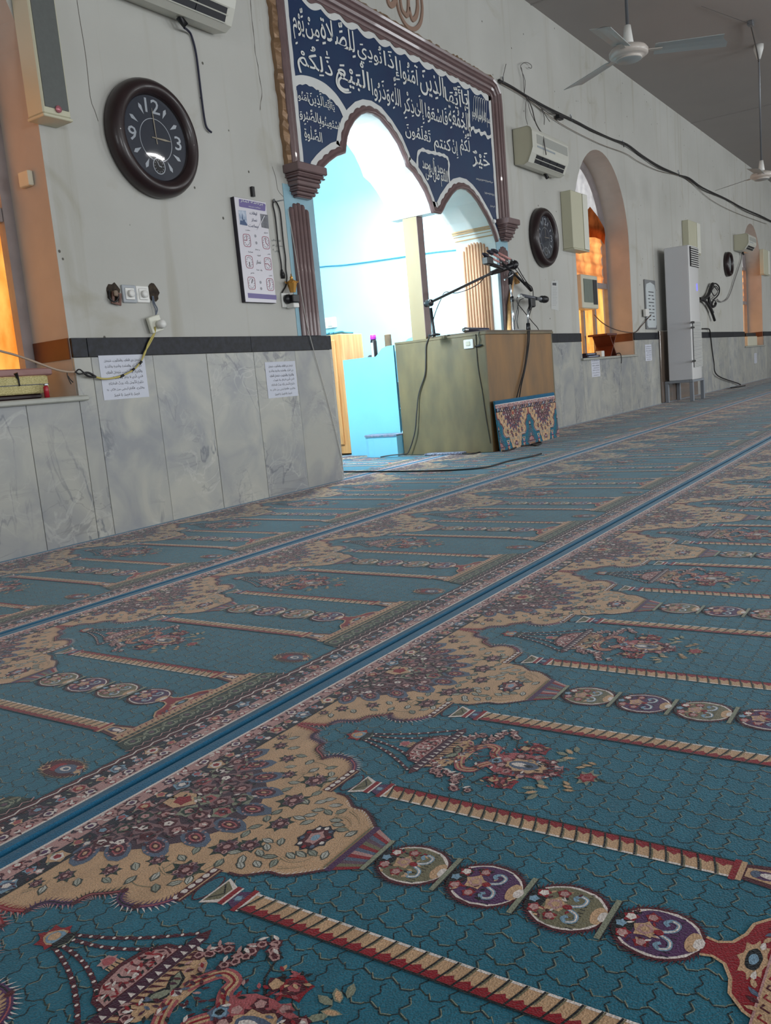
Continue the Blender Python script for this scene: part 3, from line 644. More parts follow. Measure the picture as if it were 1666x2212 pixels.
        T.poly([(-0.060, 0.413), (-0.056, 0.392), (-0.036, 0.374), (0, 0.367), (0.036, 0.374), (0.056, 0.392), (0.060, 0.413)], C_BURG, 8)
        T.poly([(-0.053, 0.411), (-0.049, 0.394), (-0.032, 0.380), (0, 0.374), (0.032, 0.380), (0.049, 0.394), (0.053, 0.411)], C_PINK, 9)
        for k in range(9):
            u = -0.044+k*0.011; T.line(crom([(u, .409), (u+.004, .398), (u-.001, .389), (u*.9, .381)], 3), 0.0028, [C_BLACK, C_RED, C_BURG][k % 3], 10)
        T.rect(-0.086, 0.086, 0.413, 0.430, C_PLUM, 10)
        T.poly([(-0.100, 0.421), (-0.084, 0.413), (-0.084, 0.430)], C_BURG, 11); T.poly([(0.100, 0.421), (0.084, 0.413), (0.084, 0.430)], C_BURG, 11)
        for k in range(13): T.poly([(-0.078+k*.013-.0035, .4265), (-0.078+k*.013+.0035, .4265), (-0.078+k*.013, .4165)], C_WHITE, 11)
        T.poly([(-0.070, 0.430), (0.070, 0.430), (0.052, 0.462), (0.020, 0.482), (-0.020, 0.482), (-0.052, 0.462)], C_CREAM, 7)
        T.fringe([(-0.07, .431), (0.07, .431)], 0.018, C_BURG, 8, 0.010, side=1)
        T.leaf(-.012, .452, .03, .012, .5, C_SAGE, 9, C_BLACK); T.leaf(.012, .452, .03, .012, 2.6, C_SAGE, 9, C_BLACK); T.ell(0, .466, .007, .007, C_WHITE, 11)
        for sg in (1, -1):
            for k in range(16):
                a = k/15; fu = sg*(0.056+0.050*a+JR.uniform(-.016, .016)); fv = 0.446+0.085*a+JR.uniform(-.012, .012)
                T.flower(fu, fv, 0.0085, [C_BURG if k % 3 else C_BLACK, C_PINK, C_BURG], 8, 5, k); T.leaf(fu+.008, fv-.006, 0.014, 0.005, JR.uniform(0, 3), C_WHITE if k % 2 else C_PINK, 11)
            sc_ = [(sg*.010, .470), (sg*.030, .478), (sg*.048, .492), (sg*.044, .512), (sg*.026, .516), (sg*.010, .528)]
            T.line(crom(sc_, 4), 0.018, C_ROSE, 8); T.line(crom(sc_, 4), 0.010, C_CREAM, 9); T.line(crom(sc_, 4), 0.003, C_RED, 10)
            T.flower(sg*0.066, 0.580, 0.019, [C_RED, C_BURG, C_ROSE], 8, 5, 1); T.flower(sg*.062, .558, .012, [C_BURG, C_CREAM], 8, 5); T.line([(sg*.040, .560), (sg*.062, .540), (sg*.088, .532)], .003, C_BLACK, 8)
            for k in range(6): T.leaf(sg*(0.030+.012*k), 0.622+.008*(k % 3), .020, .007, sg*(.3+.5*k), C_SAGE if k % 2 else C_CREAM, 8, C_SAGE)
            for k in range(3): T.leaf(sg*(0.030+.010*k), 0.668+.006*k, .016, .006, sg*(1+.4*k), C_CREAM, 8, C_KHAKI)
        T.poly([(-0.022, 0.520), (0.022, 0.520), (0.040, 0.548), (0.042, 0.572), (0.034, 0.612), (0.016, 0.640), (0, 0.650), (-0.016, 0.640), (-0.034, 0.612), (-0.042, 0.572), (-0.040, 0.548)], C_ROSE, 8)
        T.ell(0, 0.588, 0.030, 0.044, C_BURG, 9, n=22, k=11, amp=.08); T.ell(0, 0.586, 0.023, 0.036, C_CREAM, 10, n=18, k=9, amp=.12); T.ell(0, 0.582, 0.015, 0.026, C_SLATE, 11); T.ell(0, 0.575, 0.007, 0.014, C_WHITE, 12); T.ell(0, 0.59, 0.004, 0.009, C_BLACK, 13)
        for k in range(10):
            a = k*.628; T.flower(0.036*math.cos(a), 0.592+0.048*math.sin(a), .009, [C_BURG if k % 2 else C_ROSE, C_PINK], 11, 5, k)
        T.flower(0, .532, .012, [C_SLATE, C_SKY, C_BLACK], 10, 6); T.ell(0, .640, .012, .010, C_BURG, 11, n=15, k=5, amp=.25)
        rs = random.Random(21)
        for q in range(150):                                   # small woven flecks over vase, dome and flower arms
            fv = rs.uniform(.436, .655); hw = .050 if fv < .53 else .046 if fv < .60 else .030
            fu = rs.uniform(-hw, hw)
            if abs(fu) < .014 and .560 < fv < .605: continue
            T.leaf(fu, fv, .011, .0042, rs.uniform(0, 3.1), rs.choice([C_BURG, C_BURG, C_WHITE, C_RED, C_BLACK, C_PINK, C_SLATE, C_PLUM]), 13)
        for q in range(46): T.leaf(rs.uniform(-.046, .046), rs.uniform(.380, .410), .009, .0034, rs.uniform(0, 3.1), rs.choice([C_BURG, C_WHITE, C_RED, C_BLACK]), 11)
        for sg in (1, -1):
            for q in range(26): T.leaf(sg*(.066+rs.uniform(-.024, .024)), .568+rs.uniform(-.026, .024), .011, .0045, rs.uniform(0, 3.1), rs.choice([C_BURG, C_RED, C_CREAM, C_BLACK, C_ROSE]), 12)
        T.ell(0.0, 0.690, 0.022, 0.015, C_SAGE, 7, n=21, k=7, amp=.35); T.flower(0.0, 0.690, 0.0135, [C_RED, C_ROSE, C_RED], 9, 6); T.leaf(0, .712, .022, .007, 1.57, C_GREEN, 8)
        # small prayer-stone oval near the lower border
        T.ell(0, 1.036, 0.030, 0.048, C_BURG, 8, n=26); T.fringe([(0.030*math.cos(q*.3491), 1.036+0.048*math.sin(q*.3491)) for q in range(19)], 0.010, C_CREAM, 8, 0.007, side=-1, lean=.9)
        T.fringe([(0.030*math.cos(q*.3491+.1), 1.036+0.048*math.sin(q*.3491+.1)) for q in range(19)], 0.007, C_BLACK, 9, 0.009, side=-1, lean=.9)
        T.ell(0, 1.022, 0.017, 0.012, C_RED, 9, n=12); T.ell(0, 1.045, 0.018, 0.022, C_SLATE, 10, n=14); T.ell(0, 1.043, 0.009, 0.012, C_WHITE, 11, n=10); T.ell(0, 1.045, 0.005, 0.007, C_SLATE, 12, n=8); T.flower(0, 1.076, .010, [C_SLATE, C_CREAM], 10, 5)
        T.flower(-.012, 1.000, .010, [C_CREAM, C_BURG], 10, 5); T.flower(.014, 1.066, .009, [C_CREAM, C_RED], 10, 5)
        for f in T.f:
            P_ = [(T.v[i][0]+au, T.v[i][1], T.v[i][2]) for i in f]
            if any(inside(p[0]) for p in P_):
                # clip against the panel edge
                lim = hp if au > 0 else -hp; keep = (lambda p: p[0] <= lim+1e-9) if au > 0 else (lambda p: p[0] >= lim-1e-9)
                out = []
                for i in range(len(P_)):
                    a, b = P_[i], P_[(i+1) % len(P_)]
                    if keep(a): out.append(a)
                    if keep(a) != keep(b):
                        t = (lim-a[0])/(b[0]-a[0]); out.append((lim, a[1]+(b[1]-a[1])*t, a[2]))
                if len(out) > 2:
                    n = len(S.v); S.v += out; S.c += [T.c[f[0]]]*len(out); S.f.append(list(range(n, n+len(out))))
    return S

def panel_mesh(name, S, clip=None):
    v = list(S.v); f = [list(x) for x in S.f]; c = list(S.c)
    # body of the rug: rolled long edges where two runners meet
    hp = PW/2; prof = [(0.0, -0.001), (0.0005, 0.005), (0.003, 0.0085), (0.007, 0.00995)]
    if clip is not None:
        nf = []; vv = []; cc = []
        for q in f:
            P_ = [v[i] for i in q]; out = []
            for i in range(len(P_)):
                a, b = P_[i], P_[(i+1) % len(P_)]; ka, kb = -a[1] <= clip, -b[1] <= clip
                if ka: out.append(a)
                if ka != kb:
                    t = (clip+a[1])/(a[1]-b[1]); out.append((a[0]+(b[0]-a[0])*t, -clip, a[2]))
            if len(out) > 2: n = len(vv); vv += out; cc += [c[q[0]]]*len(out); nf.append(list(range(n, n+len(out))))
        v, f, c = vv, nf, cc
    me = bpy.data.meshes.new(name); me.from_pydata(v, [], f)
    at = me.color_attributes.new('Col', 'FLOAT_COLOR', 'POINT')
    flat = [x for q in c for x in q]; at.data.foreach_set('color', flat)
    me.materials.append(M_PILE); me.update(); return me
PS = make_panel()
# push the vertices near both long edges down so that the runner has a rounded lip
def lip(S):
    nv = []
    for (x, y, z) in S.v:
        nv.append((x, y, z))
    S.v = nv
    hp = PW/2
    S.v = [(x, y, z) if 0.0 < -y < PL else (x, y, z) for x, y, z in S.v]
    # slope the selvage: replace its flat rectangles by strips
    def strip(vs):
        for (v0, z0), (v1, z1) in zip(vs, vs[1:]):
            n = len(S.v); S.v += [(-hp, -v0, z0), (hp, -v0, z0), (hp, -v1, z1), (-hp, -v1, z1)]; S.c += [lin(C_BLUE)]*4; S.f.append([n+3, n+2, n+1, n])
    strip([(0.0, -0.001), (0.001, 0.006), (0.004, 0.011), (0.010, 0.0138), (0.020, 0.0138), (0.034, 0.0121)])
    strip([(PL-0.028, 0.0121), (PL-0.018, 0.0138), (PL-0.009, 0.0136), (PL-0.0035, 0.010), (PL-0.001, 0.005), (PL, -0.001)])
keep = [i for i, f in enumerate(PS.f)]
# drop the flat selvage and teal base under it, then add rounded strips
nf = []
for f in PS.f:
    ys = [-PS.v[i][1] for i in f]
    if len(f) == 4 and min(ys) < 1e-6 and max(ys) < 0.035: continue
    if len(f) == 4 and max(ys) > PL-1e-6 and min(ys) > PL-0.03: continue
    if min(ys) < 1e-6 and max(ys) > PL-1e-6:
        for i in f:
            x, y, z = PS.v[i]; PS.v[i] = (x, -0.03 if -y < 0.5 else -(PL-0.02), z)
    nf.append(f)
PS.f = nf; lip(PS)
PANEL = panel_mesh('prayer_panel', PS)
rows = [('first', 0.0, 2.145, 'blue patterned prayer carpet runner against the marble wall', -3, 33),
        ('second', -PL, 1.205, 'blue patterned prayer carpet runner between the two long seams', -3, 34),
        ('third', -2*PL, 0.882, 'blue patterned prayer carpet runner nearest the viewer', -3, 34),
        ('fourth', -3*PL, 1.205, 'blue patterned prayer carpet runner behind the viewer', -3, 12)]
for nm, y, ph, lab, n0, n1 in rows:
    t = thing('prayer_carpet', lab, 'carpet', (0, y, 0), group='prayer carpet runners laid in rows')
    for n in range(n0, n1):
        o = bpy.data.objects.new('prayer_panel', PANEL); COL.objects.link(o); o.parent = t; o.location = (ph+n*PW, 0, 0)
t = thing('prayer_carpet', 'blue patterned prayer carpet runner on the niche floor behind the arch', 'carpet', (0, PL+0.002, 0), group='prayer carpet runners laid in rows')
for n in range(0, 4):
    o = bpy.data.objects.new('prayer_panel', PANEL); COL.objects.link(o); o.parent = t; o.location = (5.118+n*PW, 0, 0)

# ================================================================ ARABIC LETTERING (shaped by hand: presentation forms, right to left)
FORMS = {}; DEC = {}
for cp in list(range(0xFE70, 0xFEFD))+list(range(0xFB50, 0xFBFF)):
    d = unicodedata.decomposition(chr(cp)).split()
    if d and d[0] in ('<isolated>', '<final>', '<initial>', '<medial>') and '0020' not in d[1:]:
        FORMS.setdefault(''.join(chr(int(x, 16)) for x in d[1:]), {})[d[0][1:-1]] = chr(cp)
FORMS.setdefault('ی', {}).update(isolated='ﻯ', final='ﻰ', initial='ﻳ', medial='ﻴ')
def is_mark(c): return unicodedata.combining(c) > 0 or c == 'ٰ'
def shape(word):
    """visual (left to right) list of (glyph, marks above, marks below)"""
    base = []
    for ch in word:
        if is_mark(ch):
            if base: base[-1][1].append(ch)
        else: base.append([ch, []])
    i = 0; g = []
    while i < len(base):                                    # lam-alef ligature
        if base[i][0] == 'ل' and i+1 < len(base) and base[i][0]+base[i+1][0] in FORMS:
            g.append([base[i][0]+base[i+1][0], base[i][1]+base[i+1][1]]); i += 2
        else: g.append(base[i]); i += 1
    out = []
    for k, (c, mk) in enumerate(g):
        f = FORMS.get(c)
        if not f: out.append((c, mk)); continue
        prev = FORMS.get(g[k-1][0]) if k else None
        nxt = FORMS.get(g[k+1][0]) if k+1 < len(g) else None
        jp = bool(prev and 'initial' in prev); jn = bool('initial' in f and nxt and ('final' in nxt))
        jp = jp and 'final' in f
        form = 'medial' if (jp and jn) else 'final' if jp else 'initial' if jn else 'isolated'
        out.append((f.get(form) or f.get('isolated'), mk))
    return out[::-1]
_tc = bpy.data.curves.new('type', 'FONT'); _tc.resolution_u = 2; _tc.offset = 0.008; _to = bpy.data.objects.new('type', _tc); COL.objects.link(_to)
_gc = {}
def raw(s):
    _tc.body = s; bpy.context.view_layer.update()
    ev = _to.evaluated_get(bpy.context.evaluated_depsgraph_get()); me = ev.to_mesh()
    v = [(p.co.x, p.co.y) for p in me.vertices]; f = [tuple(p.vertices) for p in me.polygons]; ev.to_mesh_clear()
    return v, f
_dot = None
def glyph(ch):
    global _dot
    if ch in _gc: return _gc[ch]
    if _dot is None: _dot = max(p[0] for p in raw('|')[0])
    if ch == ' ': r = ([], [], 0.28)
    else:
        v, f = raw(ch); w_ = max(p[0] for p in raw(ch+'|')[0])-_dot; r = (v, f, w_)
    _gc[ch] = r; return r
def layout(text, marks=True, bold=0.0):
    """verts, faces in em units; bounding box of the letters without marks"""
    V = []; F = []; x = 0; bx0 = bz0 = 1e9; bx1 = bz1 = -1e9
    toks = []
    for wd in text.split(' '): toks.insert(0, wd)
    for ti, wd in enumerate(toks):
        for ch, mk in shape(wd):
            v, f, a = glyph(ch); n = len(V)
            V += [(p[0]+x, p[1]) for p in v]; F += [tuple(i+n for i in q) for q in f]
            if v:
                xs = [p[0]+x for p in v]; zs = [p[1] for p in v]
                bx0, bx1 = min(bx0, min(xs)), max(bx1, max(xs)); bz0, bz1 = min(bz0, min(zs)), max(bz1, max(zs))
                if marks:
                    up = max(zs)+0.06; dn = min(zs)-0.06; cx = (min(xs)+max(xs))/2
                    for m_ in mk:
                        mv, mf, ma = glyph(m_)
                        if not mv: continue
                        mx = (min(p[0] for p in mv)+max(p[0] for p in mv))/2; m0, m1 = min(p[1] for p in mv), max(p[1] for p in mv)
                        n = len(V)
                        if m_ in '\u0650\u064d': V += [(p[0]-mx+cx, p[1]-m1+dn) for p in mv]; dn -= (m1-m0)+0.04
                        else: V += [(p[0]-mx+cx, p[1]-m0+up) for p in mv]; up += (m1-m0)+0.04
                        F += [tuple(i+n for i in q) for q in mf]
            x += a
        x += 0.25
    return V, F, (bx0, bx1, bz0, bz1)
def put_text(mb, text, x0, x1, z0, z1, y, marks=True, P=None, keep=False):
    """fit the letters of text into a rectangle; P maps (s,t) in metres to 3D"""
    V, F, (a0, a1, b0, b1) = layout(text, marks)
    if not V: return
    sx = (x1-x0)/(a1-a0); sz = (z1-z0)/(b1-b0)
    if keep: sz = sx = min(sx, sz)
    P = P or (lambda s, t: (s, y, t))
    mb.add([P(x0+(p[0]-a0)*sx, z0+(p[1]-b0)*sz) for p in V], F)
def ribbon2(mb, pts, wd, y, P=None, mi=0, taper=None):
    n = len(pts); vs = []; fs = []; P = P or (lambda s, t, yy=y: (s, yy, t))
    for i in range(n):
        a = pts[max(i-1, 0)]; b = pts[min(i+1, n-1)]; dx, dz = b[0]-a[0], b[1]-a[1]; d = math.hypot(dx, dz) or 1
        h = (wd[i] if isinstance(wd, list) else wd)/2; vs += [P(pts[i][0]-dz/d*h, pts[i][1]+dx/d*h), P(pts[i][0]+dz/d*h, pts[i][1]-dx/d*h)]
    for i in range(n-1): fs.append((2*i, 2*i+1, 2*i+3, 2*i+2))
    mb.add(vs, fs, mi)
def plate2(mb, pts, y, mi=0, P=None):
    P = P or (lambda s, t: (s, y, t))
    tr = tessellate_polygon([[Vector((p[0], p[1], 0)) for p in pts]])
    mb.add([P(*p) for p in pts], [tuple(t) for t in tr], mi)

# ================================================================ CALLIGRAPHY BOARD, ARCH TRIM, PILASTERS
def offset(pts, d):
    out = []; n = len(pts)
    for i in range(n):
        a = Vector(pts[max(i-1, 0)]); p = Vector(pts[i]); b = Vector(pts[min(i+1, n-1)])
        t1 = (p-a).normalized() if (p-a).length > 1e-9 else (b-p).normalized(); t2 = (b-p).normalized() if (b-p).length > 1e-9 else t1
        n1 = Vector((-t1.y, t1.x)); n2 = Vector((-t2.y, t2.x)); m_ = n1+n2
        m_ = m_.normalized() if m_.length > 1e-6 else n1
        k = max(0.55, m_.dot(n1)); q = p+m_*(d[i] if isinstance(d, list) else d)/k; out.append((q.x, q.y))
    return out
def dens(pts, step):
    out = []
    for a, b in zip(pts, pts[1:]):
        k = max(1, int(math.hypot(b[0]-a[0], b[1]-a[1])/step)); out += [(a[0]+(b[0]-a[0])*i/k, a[1]+(b[1]-a[1])*i/k) for i in range(k)]
    return out+[pts[-1]]
AD = dens(ARCH, 0.018)
def zt(x): return 3.176-0.020*(x-5.0)                # inner edge of the moulding
board = thing('calligraphy_board', 'navy board of white Arabic calligraphy framing the arches, brown moulded frame', 'board', (0, 0, 0))
mb = MB(); lo = offset(AD, 0.03)
poly = [(4.64, 2.04), (4.64, zt(4.64)), (7.54, zt(7.54)), (7.54, 1.98)]+[p for p in lo[::-1] if True]
poly = [(4.64, zt(4.64)), (4.64, 2.0), (4.74, 1.99)]+lo[2:-2]+[(7.50, 1.90), (7.54, 1.94), (7.54, zt(7.54))]
mb.prism(poly, -0.006, -0.0005, back=False); mb.build('panel', M_NAVY, board)
# white borders
M_BORDER = mat('white_border_paint', (214, 216, 214), 0.6, noise=0.06, nscale=10)
bo = MB()
def strip2(a, b, y, m=0):
    vs = [(p[0], y, p[1]) for p in a]+[(p[0], y, p[1]) for p in b]; n = len(a)
    bo.add(vs, [(i, i+1, n+i+1, n+i) for i in range(n-1)], m)
strip2(offset(AD, 0.030), offset(AD, 0.088), -0.0085)
zz = [2.0+i*0.02 for i in range(59)]
def wob(t, a=0.010, p=0.15): q = (t/p) % 1.0; return a*(abs(math.sin(math.pi*q))-0.6)
strip2([(4.642, z) for z in zz], [(4.690+wob(z, .004), z) for z in zz], -0.0080)
strip2([(7.490+wob(z, .006), z) for z in zz if z > 1.9], [(7.538, z) for z in zz if z > 1.9], -0.0080)
xs = [4.64+i*0.02 for i in range(146)]
strip2([(x, zt(x)-0.055-wob(x, .034, .21)) for x in xs], [(x, zt(x)+0.005) for x in xs], -0.0080)
def c0(x, y): return W(600+x/6.408, y/6.408)
def cB(x, y): return W(820+x/5.53, 80+y/5.53)
def cL(x, y): return W(600+x/6.911, 160+y/6.911)
up = [c0(*p) for p in [(170, 1058), (215, 1055), (330, 1045), (480, 1080), (640, 1160), (780, 1290), (880, 1430), (955, 1560)]]
dn = [c0(*p) for p in [(170, 1190), (240, 1190), (370, 1175), (500, 1230), (620, 1300), (730, 1385), (820, 1480), (905, 1640)]]
upc = crom(up, 6); dnc = crom(dn, 6); dnc = [(p[0], p[1]+wob(p[0], .010, .07)) for p in dnc]
strip2(upc, dnc, -0.0090)
for pts, wd in (([(440, 1560), (448, 1400), (500, 1350), (560, 1372), (640, 1388), (700, 1402), (760, 1420), (800, 1450), (818, 1520), (815, 1640), (835, 1790)], 0.026),
                ([(1045, 640), (1052, 760), (1060, 900), (1066, 1050), (1075, 1190)], 0.024),
                ([(1066, 1110), (1110, 1090), (1130, 1130), (1180, 1120), (1200, 1160), (1250, 1150), (1280, 1200), (1330, 1190), (1345, 1240)], 0.030)):
    q = crom([cB(*p) for p in pts], 5); ribbon2(bo, q, [wd*(1+0.25*math.sin(i*1.3)) for i in range(len(q))], -0.0092)
for cx_, cz_ in ((5.105, 2.295), (6.352, 2.022), (6.30, 2.045), (6.02, 2.31)): plate2(bo, [(cx_+.030*math.cos(R(k*45)), cz_+.030*math.sin(R(k*45))) for k in range(8)], -0.0078)
bo.build('white_border', M_BORDER, board)
# brown trim along the arch edge, scalloped on its outer side
tr = MB(); prof = [(-0.006, 0.0), (-0.006, 0.022), (0.004, 0.032), (0.016, 0.030), (0.020, 0.018), (0.030, 0.016), (None, 0.012), (None, 0.007)]
lines = []
s_ = 0; sl = [0]
for a, b in zip(AD, AD[1:]): s_ += math.hypot(b[0]-a[0], b[1]-a[1]); sl.append(s_)
scal = [0.040+0.011*abs(math.sin(math.pi*s/0.085)) for s in sl]
for d, h in prof: lines.append([(p[0], -h, p[1]) for p in offset(AD, scal if d is None else d)])
n = len(AD); vs = [p for l in lines for p in l]
tr.add(vs, [(j*n+i, j*n+i+1, (j+1)*n+i+1, (j+1)*n+i) for j in range(len(prof)-1) for i in range(n-1)], 0, True)
tr.build('arch_trim', M_BROWN, board)
# big moulded frame
path = [(4.64, 2.06), (4.64, 3.18)]+[(4.64+0.0, 3.183)]+[(x, zt(x)) for x in (4.66, 5.5, 6.5, 7.4, 7.49)]+[(7.515, zt(7.52)-0.006), (7.535, zt(7.54)-0.028)]+[(7.54, 3.05), (7.54, 2.02)]
prof = [(0, 0.006), (0, 0.020), (0.012, 0.026), (0.022, 0.024), (0.028, 0.040), (0.045, 0.047), (0.060, 0.040), (0.064, 0.052), (0.078, 0.060), (0.092, 0.052), (0.096, 0.060), (0.112, 0.066), (0.124, 0.056), (0.126, 0.0)]
def sweep(mb, path, prof, mi=0):
    L = [[(p[0], -h, p[1]) for p in offset(path, d)] for d, h in prof]; n = len(path)
    mb.add([p for l in L for p in l], [(j*n+i, j*n+i+1, (j+1)*n+i+1, (j+1)*n+i) for j in range(len(prof)-1) for i in range(n-1)], mi, False)
mo = MB(); sweep(mo, path, prof); mo.build('moulding', M_BROWN, board)
go = MB()
gp = [(p[0]-0.0, p[1]) for p in dens(path, 0.03)]; rg = random.Random(4)
gd = [0.150+rg.uniform(-.006, .008) for _ in gp]; n = len(gp)
L1 = offset(gp, 0.124); L2 = offset(gp, gd)
go.add([(p[0], -0.050+rg.uniform(-.005, .005), p[1]) for p in L1]+[(p[0], -0.030+rg.uniform(-.01, .006), p[1]) for p in L2]+[(p[0], -0.0005, p[1]) for p in L2],
       [(j*n+i, j*n+i+1, (j+1)*n+i+1, (j+1)*n+i) for j in range(2) for i in range(n-1)])
go.build('outer_edge', M_GOLD, board, label='rough flaking gold outer edge of the frame')
tg = MB(); xs = [4.66+i*0.0105 for i in range(273)]
vs = [(x, -0.014, zt(x)+0.004) for x in xs]+[(x, -0.014, zt(x)-0.006-0.030*abs(math.sin(math.pi*x/0.21))*(0.6+0.4*math.sin(x*31))) for x in xs]; n = len(xs)
tg.add(vs, [(i, i+1, n+i+1, n+i) for i in range(n-1)]); tg.build('scalloped_edge', M_BROWN, board)
# lettering, word by word
WORDS = [("يَا", 6.962, 7.076, 2.908, 3.047), ("أَيُّهَا", 6.67, 6.955, 2.867, 3.041), ("الَّذِينَ", 6.278, 6.660, 2.868, 3.070), ("آمَنُوا", 5.99, 6.262, 2.881, 3.070), ("إِذَا", 5.775, 5.975, 2.92, 3.064),
         ("نُودِيَ", 5.43, 5.745, 2.905, 3.04), ("لِلصَّلَاةِ", 5.01, 5.402, 2.95, 3.097), ("مِنْ", 4.845, 4.995, 2.913, 3.015), ("يَّوْمِ", 4.715, 4.83, 2.873, 3.01),
         ("الْجُمُعَةِ", 6.706, 7.066, 2.69, 2.875), ("فَاسْعَوْا", 6.325, 6.690, 2.667, 2.812), ("إِلَىٰ", 6.165, 6.300, 2.671, 2.825), ("ذِكْرِ", 5.990, 6.155, 2.659, 2.80), ("اللَّهِ", 5.83, 5.965, 2.703, 2.831),
         ("وَذَرُوا", 5.574, 5.815, 2.675, 2.825), ("الْبَيْعَ", 5.155, 5.551, 2.665, 2.860), ("ذَٰلِكُمْ", 4.725, 5.105, 2.673, 2.83),
         ("خَيْرٌ", 7.08, 7.42, 2.435, 2.566), ("لَّكُمْ", 6.87, 7.05, 2.497, 2.645), ("إِنْ", 6.725, 6.828, 2.484, 2.60), ("كُنْتُمْ", 6.425, 6.71, 2.444, 2.60), ("تَعْلَمُونَ", 5.994, 6.38, 2.489, 2.60)]
for w_, a, b in (("آمَنُوا", (272, 400), (440, 290)), ("الَّذِينَ", (450, 465), (660, 345)), ("يَآأَيُّهَا", (668, 520), (822, 425)), ("وَ", (315, 685), (352, 600)), ("بِالصَّبْرِ", (362, 715), (612, 600)),
                 ("اسْتَعِينُوا", (630, 790), (905, 725)), ("الصَّلٰوةِ", (390, 1000), (637, 880))):
    p, q = cL(*a), cL(*b); WORDS.append((w_, p[0], q[0], p[1], q[1]))
def cS(x, y): return W(840+x/5.95, 330+y/5.95)
for w_, a, b in (("اللهم صل على", (470, 385), (738, 240)), ("محمد وآل محمد", (425, 250), (700, 110))):
    p, q = cS(*a), cS(*b); WORDS.append((w_, p[0], q[0], p[1], q[1]))
p, q = cB(1098, 1010), cB(1305, 930); WORDS.append(("بسم الله الرحمن الرحيم", p[0], q[0], p[1], q[1]))
lt = MB()
for w_, x0, x1, z0, z1 in WORDS: put_text(lt, w_, x0, x1, z0, z1, -0.0105, marks=('\u064e' in w_ or '\u0650' in w_))
# calligraphic pen strokes: the long swash of the ain and the tall loops of the opening formula
for pts, wd in (([(905, 1045), (830, 1010), (800, 1090), (805, 1170), (850, 1240), (920, 1285), (1000, 1283)], 0.016),):
    q = crom([c0(*p) for p in pts], 5); ribbon2(lt, q, [wd*(0.5+0.7*math.sin(math.pi*i/(len(q)-1))) for i in range(len(q))], -0.011)
for k in range(6):
    x = 1122+k*26; q = [cB(x-6, 980+k*10), cB(x-12, 860+k*9), cB(x-8, 740+k*9), cB(x+2, 708+k*9), cB(x+14, 730+k*9), cB(x+12, 850+k*9), cB(x+4, 960+k*9)]
    ribbon2(lt, crom(q, 4), 0.0042, -0.0112)
for k, (x0, y0, x1) in enumerate(((1140, 1690, 1345), (1245, 1860, 1362), (1310, 2015, 1372))):       # faint painted signature lines
    rr = random.Random(k); n_ = int((x1-x0)/7)
    for i in range(n_):
        x = x0+i*7; q = [cB(x, y0+i*1.6+rr.uniform(-12, 4)), cB(x+4, y0+8+i*1.6+rr.uniform(-4, 14)), cB(x+9, y0+i*1.6+rr.uniform(-6, 8))]
        ribbon2(lt, q, 0.0028, -0.0112)
lt.build('lettering', M_LETTER, board, kind='stuff')

# brown relief calligraphy above the frame
al = MB()
def cA(x, y): return W(780+x/9.256, y/9.256)
for pts, wd in (([(690, -60), (735, 200), (830, 420), (930, 550), (1040, 590), (1125, 540), (1185, 420), (1210, 200), (1195, -60), (1150, -900)], .030), ([(765, -60), (800, 180), (865, 290), (910, 310), (935, 180), (930, -60), (915, -700)], .032),
                ([(950, 150), (985, 330), (1030, 400), (1090, 320), (1120, 150), (1112, -60), (1080, -1000)], .034), ([(500, -160), (530, 40), (580, 110), (640, 80), (665, -40), (655, -200), (590, -260)], .040)):
    q = crom([cA(*p) for p in pts], 6); L_ = []
    n = len(q); ws = [wd*(0.55+0.55*math.sin(math.pi*min(1, i/(n-1)*1.0))) for i in range(n)]
    ribbon2(al, q, ws, -0.012)
    for s1 in (1, -1):
        e = offset(q, [s1*h/2 for h in ws]); vs = [(p[0], -0.012, p[1]) for p in e]+[(p[0], 0.0, p[1]) for p in e]; m_ = len(e)
        al.add(vs, [(i, i+1, m_+i+1, m_+i) for i in range(m_-1)])
tag(al.build('wall_calligraphy', mat('tan_relief_paint', (150, 122, 106), 0.5)), 'tan relief calligraphy on the wall above the brown frame', 'calligraphy')

# pilaster paint, capitals, fluted panels
M_PBLUE = mat('dusty_blue_paint', (150, 190, 205), 0.6, noise=0.15, nscale=8)
def fluted(name, x0, x1, z0, z1, n, P, m_, label):
    t = thing(name, label, 'wall panel', P(0, 0, 0) if False else (0, 0, 0))
    wd = (x1-x0)/n
    for k in range(n):
        xc = x0+wd*(k+0.5); u = (xc-(x0+x1)/2)/((x1-x0)/2); top = z1-(x1-x0)*0.42*(1-math.sqrt(max(0, 1-min(1, abs(u))**2)))
        mb = MB(); ns = 8; vs = []
        for z, s in ((z0, 1), (top-wd*0.5, 1), (top-wd*.15, .75), (top, .25)):
            for i in range(ns+1):
                a = math.pi*i/ns; vs.append(P(xc-wd*0.47*math.cos(a)*s, 0.002+0.6*wd*math.sin(a)*s, z))
        mb.add(vs, [(r*(ns+1)+i, r*(ns+1)+i+1, (r+1)*(ns+1)+i+1, (r+1)*(ns+1)+i) for r in range(3) for i in range(ns)], 0, True)
        mb.build('reed', m_, t)
    return t
PW_ = lambda s, h, z: (s, -h, z)
mb = MB(); mb.box(4.455, 4.757, -0.0035, -0.0002, 1.0, 1.95).box(7.453, 7.70, -0.0035, -0.0002, 1.0, 1.90)
mb.build('trim_10', M_PBLUE, kind='structure')
fluted('fluted_panel', 4.49, 4.685, 1.0, 1.845, 5, PW_, M_BROWN, 'brown fluted panel left of the niche opening')
fluted('fluted_panel', 7.495, 7.665, 1.0, 1.80, 5, PW_, M_BROWN, 'brown fluted panel right of the niche opening, behind the microphones')
M_TAN = mat('tan_gloss_paint', (170, 132, 104), 0.35, noise=0.12, nscale=9)
